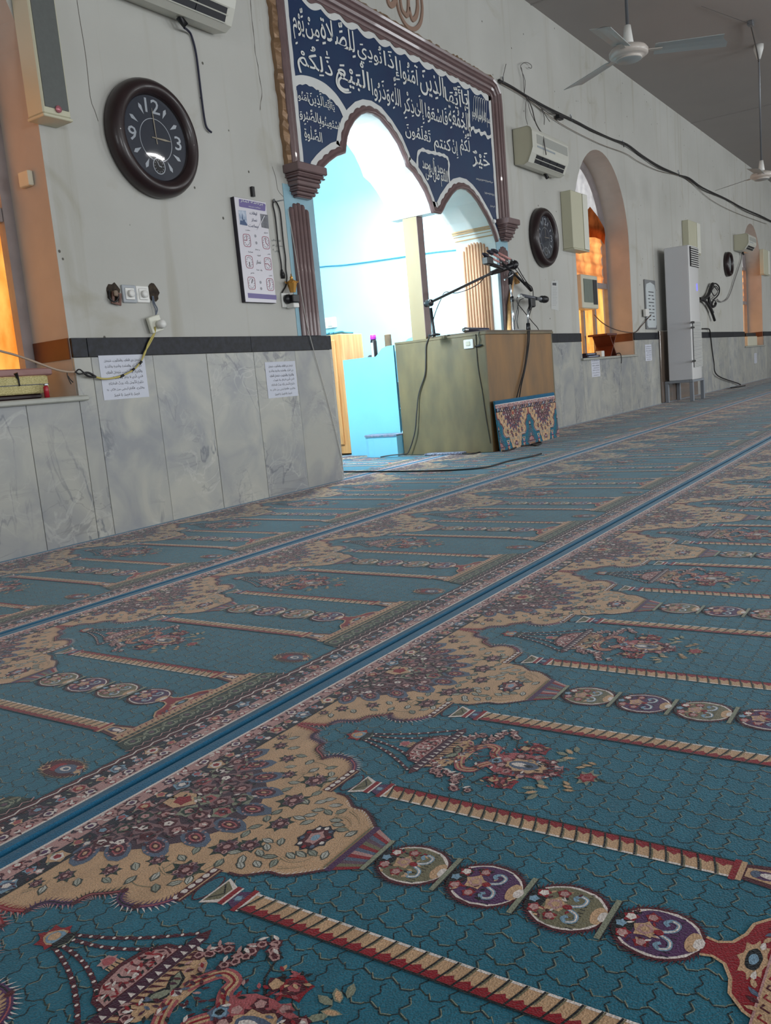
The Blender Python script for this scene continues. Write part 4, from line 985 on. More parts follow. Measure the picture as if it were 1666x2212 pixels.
fluted('fluted_panel', 0.075, 0.352, 1.0, 1.865, 9, lambda s, h, z: (7.45-h, s, z), M_TAN, 'tan fluted panel inside the niche jamb under the cornice')
def capital(x0, x1, z1, label, far=False):
    mb = MB(); st = [(0.0, 0.052, 0.0, 0.13), (0.052, 0.068, 0.016, 0.112), (0.068, 0.080, 0.010, 0.118), (0.080, 0.098, 0.028, 0.096), (0.098, 0.128, 0.034, 0.088), (0.128, 0.148, 0.046, 0.074), (0.148, 0.158, 0.040, 0.078), (0.158, 0.178, 0.054, 0.060), (0.178, 0.192, 0.072, 0.045)]
    for a, b, i, d in st: mb.cbox(x0+i, x1-i, -d, 0.0, z1-b-0.001, z1-a, 0.006)
    t = mb.build('capital', M_BROWN); tag(t, label, 'capital')
capital(4.475, 4.775, 2.065, 'brown stepped capital carrying the frame, left of the arches')
capital(7.480, 7.735, 2.035, 'brown stepped capital carrying the frame, right of the arches')
mb = MB()
for a, b, d in ((1.955, 1.972, .100), (1.938, 1.9545, .088), (1.918, 1.9375, .062), (1.885, 1.895, .045)): mb.cbox(7.45-d, 7.4495, 0.005, 0.405, a, b, 0.004)
tag(mb.build('cornice', mat('cream_gloss_paint', (186, 152, 112), 0.4)), 'cream cornice moulding on the right niche jamb', 'cornice')
M_OLIVE = mat('olive_gold_paint', (152, 136, 104), 0.45, noise=0.12, nscale=6, stretch=(1, 1, 0.3))

# ================================================================ INSIDE THE NICHE
M_PINE = mat('pine_board', (214, 160, 104), 0.45, noise=0.22, nscale=5, stretch=(6, 6, 0.35), rgb2=(186, 126, 74))
cab = thing('pine_cabinet', 'pine cabinet standing in the niche behind the blue pulpit', 'cabinet', (6.8, 1.7, 0))
zc = XP(736.6, 720.6, 6.66)[1]; xr = W(782, 720, 1.28)[0]
MB().cbox(6.66, xr, 1.28, 2.15, 0.0125, zc, 0.006).build('body', M_PINE, cab)
MB().cbox(6.635, 6.6595, 1.34, 2.10, 0.10, zc-0.05, 0.006).build('door', M_PINE, cab)
MB().cbox(6.615, 6.6345, 1.50, 1.525, 0.62, 0.92, 0.006).build('handle', mat('pale_highlight', (240, 206, 160), 0.4), cab)  # pale strip is a highlight painted on the door, no real handle
cl = MB(); rr = random.Random(8)
for i in range(7):
    y = 1.34+i*0.055; cl.tube(smooth_path([(6.67, y+.02, zc+.012), (6.75, y+rr.uniform(-.02, .02), zc+.022), (6.82, y, zc+.014), (xr-.03, y+.03, zc+.014)], 4), 0.011, 6)
tag(cl.build('folded_cloth', mat('teal_cloth', (36, 96, 112), 0.9)), 'rumpled teal cloth lying on the pine cabinet', 'cloth')

# blue pulpit: two shaped side panels, a seat and steps between them
pul = thing('pulpit', 'pale blue wooden pulpit with curved side panels in the niche', 'pulpit', (6.8, 0.9, 0))
zp = lambda px, py: XP(px, py, 6.43)
prof = [zp(741.0, 781.4), (zp(792, 774.9)), (zp(811.5, 773.8)), (zp(818, 766.2)), (zp(824.5, 756.4)), (zp(835.4, 751)), (zp(849.5, 748.8))]
side = [(prof[0][0], 0.0)]+prof+[(prof[-1][0], 0.0)]
M_PULP = mat('pulpit_blue_paint', (128, 200, 228), 0.45, noise=0.06, nscale=3)
mb = MB(); mb.prism(side, 0, 0.022, M=Matrix.Translation((6.43, 0, 0.0125)) @ Matrix(((0, 1, 0, 0), (1, 0, 0, 0), (0, 0, 1, 0), (0, 0, 0, 1)))); mb.build('side_panel', M_PULP, pul)
yb, yf = prof[0][0], prof[-1][0]
side2 = [(yb, 0), (yb, .86), (yb-.10, .90), (yb-.2, .97), (yb-.30, 1.03), (yb-.40, 1.05), (yf, 1.0), (yf, 0)]
mb = MB(); mb.prism(side2, 0, 0.022, M=Matrix.Translation((7.10, 0, 0.0125)) @ Matrix(((0, 1, 0, 0), (1, 0, 0, 0), (0, 0, 1, 0), (0, 0, 0, 1)))); mb.build('side_panel', M_PULP, pul)
MB().cbox(6.453, 7.099, yf+.15, yb-.02, 0.62, 0.65, 0.004).build('seat', M_PULP, pul)
for k, z in enumerate((0.2, 0.41)): MB().cbox(6.453, 7.099, yf+.02+k*.12, yf+.26+k*.12, z-0.02, z, 0.004).build('step', M_PULP, pul)
bt = thing('spray_can', 'black can with a magenta cap standing in the blue pulpit', 'can', (6.86, 1.0, 0.65))
x_, y_ = 6.70, XP(809, 760, 6.70)[0]; ztop = XP(808.5, 723, 6.70)[1]; zcp = XP(808.5, 733, 6.70)[1]
mb = MB(); mb.lathe([(0.028, 0.664), (0.030, 0.67), (0.030, zcp-.02), (0.024, zcp)], Matrix.Translation((x_, y_, 0)), 16); mb.build('body', M_BLACK, bt)
mb = MB(); mb.lathe([(0.028, zcp), (0.028, ztop-.004), (0.024, ztop)], Matrix.Translation((x_, y_, 0)), 16); mb.build('cap', mat('magenta_cap', (206, 60, 190), 0.4), bt)
mb = MB(); mb.box(x_-.0305, x_-.029, y_-.012, y_+.012, 0.8, zcp-.03); mb.build('label', M_LETTER, bt)
px_ = XP(838, 729, 6.95); mb = MB(); mb.cbox(6.93, 6.97, px_[0]-.03, px_[0]+.03, 0.664, px_[1]+.03, 0.006); tag(mb.build('wooden_block', mat('worn_wood', (120, 98, 76), 0.6, noise=.3, nscale=12)), 'worn upright wooden block rising behind the pulpit side', 'block')
px_ = XP(795, 768, 7.0); mb = MB(); mb.lathe([(0.0, .664), (0.07, .665), (0.075, .70), (.05, px_[1]-.03), (0.02, px_[1])], Matrix.Translation((6.98, px_[0]-.05, 0)), 14); tag(mb.build('dark_bag', mat('black_cloth', (20, 22, 28), .9)), 'small black cloth bag on the pulpit seat', 'bag')
# round-fronted step with a carpet top
st = thing('step_stool', 'low pale blue round-fronted step with a carpet top', 'step', (6.35, .66, 0))
y0, y1 = 0.475, 0.85; hstep = 0.19
outl = [(6.415, y0), (6.415, y1), (6.33, y1), (6.28, y1-.02), (6.245, y1-.07), (6.23, y1-.14), (6.23, y0+.05), (6.24, y0)]
def vprism(mb, pts, z0, z1, mi=0):
    n = len(pts); mb.add([(p[0], p[1], z0) for p in pts]+[(p[0], p[1], z1) for p in pts], [tuple(range(n-1, -1, -1)), tuple(range(n, 2*n))]+[(i, (i+1) % n, n+(i+1) % n, n+i) for i in range(n)], mi)
mb = MB(); vprism(mb, outl[::-1], 0.012, hstep); mb.build('riser', M_PULP, st)
cx_, cy_ = 6.34, .67
mb = MB(); vprism(mb, [(cx_+(p[0]-cx_)*1.06-.004, cy_+(p[1]-cy_)*1.03) for p in outl][::-1], hstep, hstep+.014); mb.build('carpet_top', mat('speckled_carpet', (150, 140, 160), .95, noise=.5, nscale=45, rgb2=(60, 110, 130)), st)
# small white socket box on the blue wall
q0 = XP(710, 700, 7.985)
mb = MB(); mb.cbox(7.955, 7.999, q0[0]-.11, q0[0]+.11, q0[1]-.05, q0[1]+.07, .006); t = thing('wall_box', 'small white box fixed on the blue niche wall above the cabinet', 'box'); mb.build('body', M_WHITEPL, t)
for k in (-.045, .045): MB().cbox(7.950, 7.9548, q0[0]+k-.03, q0[0]+k+.03, q0[1]-.03, q0[1]+.03, .002).build('socket', M_IVORY, t)
c_ = [XP(690, 577, 7.99), XP(750, 572, 7.99), XP(850, 558, 7.99), XP(930, 546, 7.99), XP(985, 540, 7.99)]
mb = MB(); mb.tube(smooth_path([(7.99, c_[0][0]+.6, c_[0][1]+.01)]+[(7.99, a, b) for a, b in c_], 5), 0.008, 6); tag(mb.build('wall_cable', mat('blue_painted_cable', (60, 130, 160), .5)), 'blue painted cable running across the niche wall', 'cable')
# fluorescent tubes of the niche, assumed from its glow and kept out of view
M_TUBE = mat('tube_light', (255, 255, 255), .4, emit=(235, 250, 255), estr=14.0)
def tube_light(x, y, z, L, ax, label, power):
    t = thing('fluorescent_lamp', label, 'lamp', (x, y, z))
    d = Vector(ax).normalized(); a = Vector((x, y, z))-d*L/2; b = Vector((x, y, z))+d*L/2
    MB().tube([a, b], 0.018, 12).build('tube', M_TUBE, t)
    for p in (a, b): MB().tube([p-d*.02, p+d*.02], 0.022, 10).build('end_cap', M_WHITEPL, t)
    l = light('tube_glow', 'AREA', (x, y, z), power, (0.80, 0.94, 1.0), L, size_y=0.06); return t, l
t, l1 = tube_light(4.52, 0.50, 2.05, 1.2, (0, 0, 1), 'vertical fluorescent tube on the hidden left side of the niche', 120)
l1.data.shape = 'RECTANGLE'; l1.data.size = 0.06; l1.data.size_y = 1.2; l1.rotation_euler = (R(90), 0, R(-85)); l1.location = (4.56, .50, 2.05)
MB().cbox(4.49, 4.55, .4005, .475, 1.43, 2.67, .004).build('batten', M_WHITEPL, t)
t, l2 = tube_light(6.9, 0.75, 2.75, 1.2, (1, 0, 0), 'horizontal fluorescent tube hidden high above the small arch', 150)
l2.rotation_euler = (0, 0, 0); l2.location = (6.9, .75, 2.71)
MB().cbox(6.28, 7.52, .72, .78, 2.78, 2.83, .004).build('batten', M_WHITEPL, t); MB().tube([(6.9, .75, 2.82), (6.9, .75, 3.6)], .006, 6).build('rod', M_WHITEPL, t)

# ================================================================ LECTERN
lec = thing('lectern', 'large olive and brown plywood lectern in front of the niche', 'lectern', (7.0, .0, 0))
LX0, LX1, LY0, LY1, LZ = 6.325, 7.69, -0.393, 0.465, 0.974
M_OLPLY = mat('olive_plywood', (122, 108, 76), 0.45, noise=0.2, nscale=3.0, stretch=(2, 2, 0.7), rgb2=(94, 86, 66), bump=.05)
M_BRPLY = mat('brown_plywood', (150, 110, 62), 0.5, noise=0.3, nscale=2.6, stretch=(2, 2, 0.6), rgb2=(108, 84, 56), bump=.05)
MB().cbox(LX0, LX0+.02, LY0, LY1, 0.0125, LZ-.012, .003).build('side_panel', M_OLPLY, lec)
MB().cbox(LX1-.02, LX1, LY0, -.018, 0.0125, LZ-.012, .003).build('side_panel', M_OLPLY, lec)
MB().cbox(LX0+.0205, LX1-.0205, LY0+.002, LY0+.022, 0.0125, LZ-.012, .003).build('front_panel', M_BRPLY, lec)
mb = MB(); vprism(mb, [(LX0-.004, LY0-.012), (LX1+.004, LY0-.012), (LX1+.004, -.018), (7.425, -.018), (7.425, LY1), (LX0-.004, LY1)], LZ-.012, LZ+.006); mb.build('top', M_OLPLY, lec)
mb = MB(); vprism(mb, [(LX0+.03, LY0-.006), (LX1, LY0-.006), (LX1, -.022), (7.415, -.022), (7.415, .16), (LX0+.03, .25)], LZ+.0062, LZ+.020); mb.build('top_board', mat('dark_ply_edge', (92, 76, 56), .5, noise=.2, nscale=4), lec)
MB().box(LX0+.001, LX0+.095, .152, .285, LZ+.0065, 1.968).build('post', M_OLIVE, lec, label='square post rising from the lectern to the pier, beige side')
MB().box(LX0+.0, LX0+.096, .148, .1518, LZ+.0215, 1.968).build('post_front', M_BROWN, lec, label='brown front board of the post')
ZT = LZ+.0205
M_SILV = mat('silver_metal', (190, 192, 196), 0.25, metal=0.9)
M_STEEL = mat('grey_painted_steel', (128, 132, 138), 0.4, metal=.4)
def W3(px, py, Y): a = W(px, py, Y); return Vector((a[0], Y, a[1]))
# boom microphone, black
t = thing('microphone_stand', 'black boom microphone stand clamped at the lectern edge, long arm rising right', 'microphone')
Y = .00
p0 = W3(939, 733, Y); p0.z = ZT-.01; p1 = W3(930.5, 665, Y); p2 = W3(926, 655, Y)
MB().tube([p0, p1], .013, 10).build('pole', M_BLACK, t); MB().lathe([(0.0, 0), (.05, 0), (.05, .012), (.02, .02), (0, .02)], Matrix.Translation((p0.x, p0.y, ZT-.004)), 18).build('clamp_foot', M_BLACK, t)
MB().tube([p2+Vector((-.01, -.03, 0)), p2+Vector((0.01, .03, 0))], [.028, .028], 12).build('joint', M_BLACK, t)
MB().tube([p2+Vector((-.03, -.03, .012)), p2+Vector((-.05, -.03, .02))], [.012, .008], 8).build('knob', M_SILV, t)
Yb = -.02
b1 = W3(1062, 590, Yb); b2 = W3(1110, 572, Yb)
MB().tube([p2, b1], .012, 8).build('boom', M_BLACK, t)
mb = MB(); mb.tube([b1, b1+(b2-b1)*.35, b2-(b2-b1)*.12], [.019, .026, .026], 12); mb.build('handle', M_BLACK, t)
d = (b2-b1).normalized()
mb = MB(); mb.tube([b2-d*.04, b2-d*.025, b2, b2+d*.03, b2+d*.045], [.024, .040, .046, .038, .014], 14); mb.build('head', M_BLACK, t)
cb = [W3(*p, Yb-.02) for p in ((1050, 594), (1035, 612), (1010, 626), (985, 632), (962, 632), (953, 645), (940, 675), (936, 692), (937, 715), (925, 735), (920, 760), (917, 800), (905, 850), (897, 900))]
cb = [W3(1050, 594, -.03), W3(1036, 611, -.03), W3(1012, 625, -.02), W3(985, 633, 0), W3(962, 631, .01), W3(953, 646, .01), W3(942, 672, .02), W3(936, 694, .02), W3(936, 720, .02)]
MB().tube(smooth_path(cb, 5), .004, 6).build('cable', M_CABLE, t)
# handheld microphone lying on the lectern
t = thing('handheld_microphone', 'dark handheld microphone lying across the lectern top', 'microphone')
a, b = W3(1002, 715, -.20), W3(1054, 709, -.20); a.z = b.z = ZT+.022; d = (b-a).normalized()
MB().tube([a+d*.05, b], [.020, .017], 12).build('body', mat('dark_blue_grey', (52, 52, 70), .3), t)
MB().tube([a-d*.005, a+d*.01, a+d*.035, a+d*.05], [.012, .021, .023, .020], 14).build('grille', M_SILV, t)
# small socket with a switch hanging on the left face, and the plug
def lf(px, py, out=.0): q = XP(px, py, LX0-out); return Vector((LX0-out, q[0], q[1]))
t = thing('wall_switch', 'small white switch fixed on the left side of the lectern', 'switch')
q = lf(1013, 743); MB().cbox(LX0-.014, LX0-.0005, q.y-.045, q.y+.042, q.z-.038, q.z+.036, .004).build('plate', M_WHITEPL, t)
MB().cbox(LX0-.019, LX0-.0145, q.y-.020, q.y+.020, q.z-.014, q.z+.018, .002).build('rocker', M_IVORY, t)
t = thing('jack_plug', 'small black jack plug dangling beside the white switch', 'plug')
q = lf(1034, 747, .012); MB().tube([q+Vector((0, .03, -.004)), q+Vector((0, .0, 0)), q+Vector((0, -.035, .004))], [.007, .011, .005], 8).build('plug', M_BLACK, t)
MB().tube(smooth_path([q, lf(1037, 735, .01), lf(1034, 724, .012), lf(1036, 716, .012)], 4), .003, 6).build('cord', M_CABLE, t)
mb = MB(); mb.tube(smooth_path([lf(1028, 722, .006), lf(1030, 760, .006), lf(1034, 800, .006), lf(1042, 845, .006), lf(1050, 900, .006), lf(1056, 935, .006), lf(1060, 958, .006)], 5), .003, 6)
tag(mb.build('thin_cable', M_CABLE), 'thin black cable running down near the lectern corner', 'cable')
mb = MB(); q = [lf(931, 722, .006), lf(921, 745, .008), lf(920, 775, .01), lf(918, 810, .012), lf(905, 850, .015), lf(900, 895, .03), lf(896, 935, .035)]
e = [Vector((6.285, XP(882, 968, 6.285)[0], .045)), Vector((6.23, XP(868, 974, 6.23)[0], .032)), Vector((6.19, XP(845, 979, 6.19)[0], .030)), Vector((6.17, XP(822, 984, 6.17)[0], .020))]
mb.tube(smooth_path(q+e, 5), .0055, 6); tag(mb.build('hanging_cable', mat('grey_cable', (52, 50, 50), .5)), 'dark cable hanging down the left side of the lectern to the step', 'cable')
# round-based silver stand with a boom carrying three microphones
Y2 = -.10
t = thing('microphone_stand', 'grey round-based stand with three taped microphones on its upper arm', 'microphone')
f = W3(1110, 713, Y2); f.z = ZT
MB().lathe([(0, 0), (.125, 0), (.13, .008), (.10, .024), (.03, .032), (0, .032)], Matrix.Translation(f), 28).build('base', M_STEEL, t)
p1 = W3(1106, 645, Y2); p2 = W3(1102, 610, Y2); p3 = W3(1104, 594, Y2)
MB().tube([f+Vector((0, 0, .03)), p1], .013, 10).build('pole', M_SILV, t); MB().tube([p1+Vector((0, 0, -.03)), p1+Vector((0, 0, .02))], .017, 10).build('collar', M_BLACK, t); MB().tube([p1, p2], .010, 10).build('pole', M_SILV, t)
MB().tube([p2-Vector((0, 0, .02)), p3, p3+Vector((.02, 0, .03))], [.018, .026, .022], 10).build('clamp', M_BLACK, t)
MB().tube([p3+Vector((-.01, -.02, 0)), W3(1090, 604, Y2-.02)], [.006, .009], 8).build('wing_bolt', M_SILV, t)
a, b = W3(1083, 566, Y2), W3(1146, 624, Y2)
MB().tube([a, b], [.011, .013], 8).build('boom', M_BLACK, t); MB().tube([W3(1134, 612, Y2), W3(1148, 627, Y2)], [.018, .016], 10).build('handle', M_BLACK, t)
for k, (ax, ay, bx, by) in enumerate(((1043, 548, 1083, 568), (1053, 542, 1096, 565), (1062, 539, 1109, 563))):
    a, b = W3(ax, ay, Y2-.03+.03*k), W3(bx, by, Y2-.03+.03*k); d = b-a
    MB().tube([a, a+d*.10, a+d*.22, a+d*.26], [.008, .018, .019, .012], 12).build('grille', mat('dark_grille', (46, 44, 58), .4, metal=.5), t)
    MB().tube([a+d*.26, a+d*.86], [.012, .009], 10).build('microphone_body', mat('rose_tape', (196, 140, 136), .35), t); MB().tube([a+d*.86, b], [.008, .006], 8).build('plug', M_SILV, t)
mb = MB(); a = W3(1056, 563, Y2-.04); mb.cbox(a.x-.05, a.x+.06, a.y-.02, a.y+.04, a.z-.035, a.z+.035, .01); mb.build('clip', M_BLACK, t)
MB().tube([W3(1060, 570, Y2-.03), W3(1085, 580, Y2)], [.02, .016], 10).build('clip', M_BLACK, t)
for pp in (((1112, 580), (1122, 592), (1132, 607), (1138, 618)), ((1119, 578), (1128, 594), (1140, 612), (1150, 622), (1152, 640), (1150, 660), (1143, 685), (1141, 712)), ((1104, 561), (1112, 578))):
    MB().tube(smooth_path([W3(*p, Y2-.03) for p in pp], 5), .0045, 6).build('cable', M_CABLE, t)
# wooden hammer-like stick leaning behind
t = thing('wooden_mallet', 'light wooden mallet leaning on the wall behind the microphones', 'mallet')
Ym = -.035
MB().tube([Vector((W(1095, 708, Ym)[0], Ym-.02, ZT)), W3(1100, 660, Ym-.01), W3(1109, 600, Ym)], [.022, .018, .015], 10).build('handle', mat('light_wood', (206, 160, 104), .45, noise=.2, nscale=10), t)
MB().tube([W3(1113, 590, Ym-.01), W3(1118, 612, Ym-.01)], [.024, .026], 12).build('head', MATS['light_wood'], t)
# second stand with a gooseneck cluster and a microphone pointing right
t = thing('microphone_stand', 'short stand at the lectern corner with a black microphone pointing right', 'microphone')
Y3 = -.16
f = W3(1142, 714, Y3); f.z = ZT
MB().lathe([(0, 0), (.10, 0), (.10, .006), (.03, .02), (0, .02)], Matrix.Translation(f+Vector((.03, .03, 0))), 24).build('base', M_STEEL, t)
MB().tube([f+Vector((0, 0, .01)), W3(1141, 698, Y3)], [.022, .018], 12).build('sleeve', M_BLACK, t); MB().tube([W3(1141, 700, Y3), W3(1141, 668, Y3)], .010, 10).build('pole', M_SILV, t)
c = W3(1149, 650, Y3)
MB().cbox(c.x-.045, c.x+.05, c.y-.02, c.y+.02, c.z-.06, c.z+.03, .01).build('clip', M_BLACK, t)
MB().tube([c+Vector((-.03, 0, -.05)), W3(1141, 672, Y3)], [.02, .012], 10).build('swivel', M_BLACK, t)
a, b = W3(1126, 638, Y3), W3(1160, 645, Y3); MB().tube([a, b], .016, 10).build('bracket', mat('grey_bracket', (92, 96, 106), .4), t)
a, b = W3(1158, 645, Y3-.02), W3(1170, 646, Y3-.02); MB().tube([a, b], [.016, .02], 10).build('microphone_body', M_STEEL, t)
a, b = W3(1168, 646, Y3-.02), W3(1181, 647, Y3-.02); d = (b-a)
MB().tube([a, a+d*.2, a+d*.5, a+d*.6, b-d*.1, b], [.024, .034, .030, .036, .032, .012], 14).build('head', M_BLACK, t)
MB().tube([W3(1121, 639, Y3), W3(1131, 640, Y3)], .014, 8).build('plug', M_WHITEPL, t)
for pp in (((1121, 640), (1117, 645), (1119, 656), (1130, 670), (1150, 695), (1160, 706), (1164, 713)), ((1131, 645), (1124, 648), (1119, 660), (1114, 685), (1111, 700)), ((1119, 662), (1120, 675), (1117, 695), (1120, 710)), ((1143, 665), (1141, 690), (1140, 714))):
    MB().tube(smooth_path([W3(*p, Y3+.02) for p in pp], 5), .004, 6).build('cable', M_CABLE, t)
# double cable hanging down the brown front
mb = MB()
for k, o_ in enumerate((0, .012)):
    pp = [(1141+k*3, 714), (1140+k*3, 740), (1137+k*2, 770), (1132+k*2, 800), (1124+k*3, 830), (1116+k*6, 862)]
    mb.tube(smooth_path([W3(*p, LY0-.02) for p in pp], 5), .0055, 6)
tag(mb.build('hanging_cable', M_CABLE), 'pair of black cables hanging down the brown front of the lectern', 'cable')

# carpet offcut leaning on the lectern front, same weave as the floor
off = panel_mesh('carpet_offcut', PS, clip=0.455)
t = thing('leaning_carpet', 'patterned carpet offcut standing upright against the lectern front', 'carpet')
sc_ = 0.935
MX0 = 6.335
Mz = Matrix.Translation((0, LY0-.030, 0.425)) @ Matrix.Rotation(R(86), 4, 'X')
for k in range(2):
    o = bpy.data.objects.new('woven_panel', off); COL.objects.link(o); o.parent = t
    o.matrix_local = Matrix.Translation((MX0+0.306+k*0.612, 0, 0)) @ Mz @ Matrix.Diagonal((.9387, .925, 1, 1))
Mb = Matrix(); mb = MB(); mb.cbox(MX0, MX0+1.224, -0.422, 0.0, -0.001, 0.0085, .003, M=Mz); mb.build('backing', mat('teal_backing', (40, 100, 122), .9), t)
# little rug scrap on the floor at the lectern corner
mb = MB(); mb.cbox(-.18, .18, -.045, .045, 0.0125, .030, .006, M=Matrix.Translation((6.265, .02, 0)) @ Matrix.Rotation(R(92), 4, 'Z'))
tag(mb.build('rug_scrap', mat('scrap_weave', (60, 50, 70), .95, noise=.8, nscale=60, rgb2=(150, 160, 180))), 'narrow scrap of patterned rug lying at the foot of the lectern', 'rug')
# cables on the carpet
mb = MB(); fl = lambda px, py, z=.018: Vector((*G(px, py), z))
mb.tube(smooth_path([fl(742, 1024), fl(800, 1024), fl(900, 1023), fl(980, 1021), fl(1050, 1015), fl(1100, 1001), fl(1150, 991), fl(1170, 985)], 5), .006, 6)
tag(mb.build('floor_cable', M_CABLE), 'black cable lying on the carpet across the niche opening', 'cable')
mb = MB(); mb.tube(smooth_path([fl(985, 984), fl(1020, 985), fl(1045, 978), fl(1062, 966), fl(1070, 974), fl(1090, 979), fl(1110, 974), fl(1120, 969), fl(1150, 965), fl(1165, 959), fl(1170, 962), fl(1160, 967), fl(1150, 965)], 5), .006, 6)
tag(mb.build('floor_cable', M_CABLE), 'black cable curling on the carpet in front of the leaning carpet offcut', 'cable')

# ================================================================ THINGS ON THE WALL
WALLM = lambda x, z: Matrix.Translation((x, 0, z)) @ Matrix.Rotation(R(90), 4, 'X')      # local z points into the room
M_RIM = mat('dark_walnut_rim', (40, 25, 27), 0.38, coat=.15, noise=.2, nscale=20)
M_FACE = mat('slate_clock_face', (44, 50, 64), 0.5)
def glass_mat():
    mt = mat('clear_cover', (255, 255, 255), .05)
    if 'cover_done' in MATS: return mt
    nt = mt.node_tree; tr = nt.nodes.new('ShaderNodeBsdfTransparent'); mx = nt.nodes.new('ShaderNodeMixShader'); fz = nt.nodes.new('ShaderNodeFresnel'); gs = nt.nodes.new('ShaderNodeBsdfGlossy')
    gs.inputs['Roughness'].default_value = .04; fz.inputs[0].default_value = 1.5
    nt.links.new(fz.outputs[0], mx.inputs[0]); nt.links.new(tr.outputs[0], mx.inputs[1]); nt.links.new(gs.outputs[0], mx.inputs[2]); nt.links.new(mx.outputs[0], nt.nodes['Material Output'].inputs[0])
    MATS['cover_done'] = mt; return mt
M_GLASS = glass_mat()
M_MARK = mat('silver_marks', (205, 212, 220), 0.3, metal=.3)
def latin(mb, text, cx, cz, h, P, bold=True):
    x = 0; V = []; F = []
    for ch in text:
        v, f, a = glyph(ch); n = len(V); V += [(p[0]+x, p[1]) for p in v]; F += [tuple(i+n for i in q) for q in f]; x += a
    a0, a1 = min(p[0] for p in V), max(p[0] for p in V); b0, b1 = min(p[1] for p in V), max(p[1] for p in V); k = h/(b1-b0)
    mb.add([P(cx+(p[0]-(a0+a1)/2)*k*1.25, cz+(p[1]-(b0+b1)/2)*k) for p in V], F)
def clock(cx, cz, r, label, face_mat=None, minute=-3, hour=91):
    t = thing('wall_clock', label, 'clock', (cx, 0, cz)); M = WALLM(cx, cz); k = r/0.30
    mb = MB(); mb.lathe([(.285*k, 0.0005), (.298*k, .008), (.300*k, .040), (.292*k, .062), (.282*k, .076), (.262*k, .092), (.240*k, .090), (.222*k, .074), (.214*k, .060), (.213*k, .050)], M, 72, cap=False); mb.build('rim', M_RIM, t)
    mb = MB(); mb.lathe([(0, .050), (.2125*k, .050)], M, 64, smooth=False, cap=False); mb.build('dial', face_mat or M_FACE, t)
    P = lambda x, z, d=.0515: (cx+x*k, -d, cz+z*k)
    mb = MB()
    latin(mb, '12', 0, .160, .072, P); latin(mb, '9', -.156, 0, .072, P); latin(mb, '3', .156, 0, .072, P)
    mb.build('numerals', M_MARK, t, kind='stuff')
    for q in (30, 60, 120, 150, 210, 240, 300, 330):
        a = R(90-q); c_, s_ = math.cos(a), math.sin(a); f = lambda u, v: P(c_*u-s_*v, s_*u+c_*v)
        mb = MB(); mb.add([f(.125, 0), f(.168, .011), f(.186, 0), f(.168, -.011)], [(0, 1, 2, 3)]); mb.build('hour_mark', M_MARK, t)
    mb = MB(); ribbon2(mb, [(.108*math.cos(R(j*6+90)), .108*math.sin(R(j*6+90))-.01) for j in range(61)], .0035, 0, P=lambda s, z: P(s, z)); mb.build('inner_ring', M_MARK, t)
    mb = MB(); mb.lathe([(0, .0517), (.038*k, .0517)], WALLM(cx, cz-.140*k), 24, smooth=False, cap=False); sd = mb.build('sub_dial', M_BLACK, t)
    mb = MB(); ribbon2(mb, [(.040*math.cos(R(j*12)), -.140+.040*math.sin(R(j*12))) for j in range(31)], .005, 0, P=lambda s, z: P(s, z, .0522))
    for j in range(12): a = R(j*30); ribbon2(mb, [(.027*math.cos(a), -.14+.027*math.sin(a)), (.033*math.cos(a), -.14+.033*math.sin(a))], .003, 0, P=lambda s, z: P(s, z, .0522))
    ribbon2(mb, [(0, -.14), (-.010, -.118)], .004, 0, P=lambda s, z: P(s, z, .0525)); ribbon2(mb, [(0, -.14), (.018, -.143)], .005, 0, P=lambda s, z: P(s, z, .0525)); mb.build('sub_dial_marks', M_MARK, t)
    for ang, L, wd, nm in ((minute, .150, .007, 'minute_hand'), (hour, .100, .010, 'hour_hand')):
        a = R(90-ang); d = (math.cos(a), math.sin(a)); mb = MB(); ribbon2(mb, [(-d[0]*.03, -d[1]*.03), (0, 0), (d[0]*L*.6, d[1]*L*.6), (d[0]*L, d[1]*L)], [.006, wd*.6, wd, .002], 0, P=lambda s, z: P(s, z, .056)); mb.build(nm, mat('brass_hand', (190, 180, 160), .3, metal=.5), t)
    mb = MB(); mb.lathe([(.2125*k, .066), (.12*k, .071), (0, .073)], M, 48, cap=False); mb.build('glass_cover', M_GLASS, t)
    return t
clock(3.385, 2.025, .300, 'large dark-rimmed wall clock on the left, above the wall sockets')
clock(8.490, 1.950, .292, 'large dark-rimmed wall clock between the niche and the arched window')
a, b, c = W(1569, 545), W(1569, 598), W(1563, 572)
clock(c[0]+(a[1]-b[1])/2*1.0, (a[1]+b[1])/2, (a[1]-b[1])/2, 'small distant wall clock beyond the standing air conditioner', mat('pale_clock_face', (150, 156, 160), .4), 170, 60)

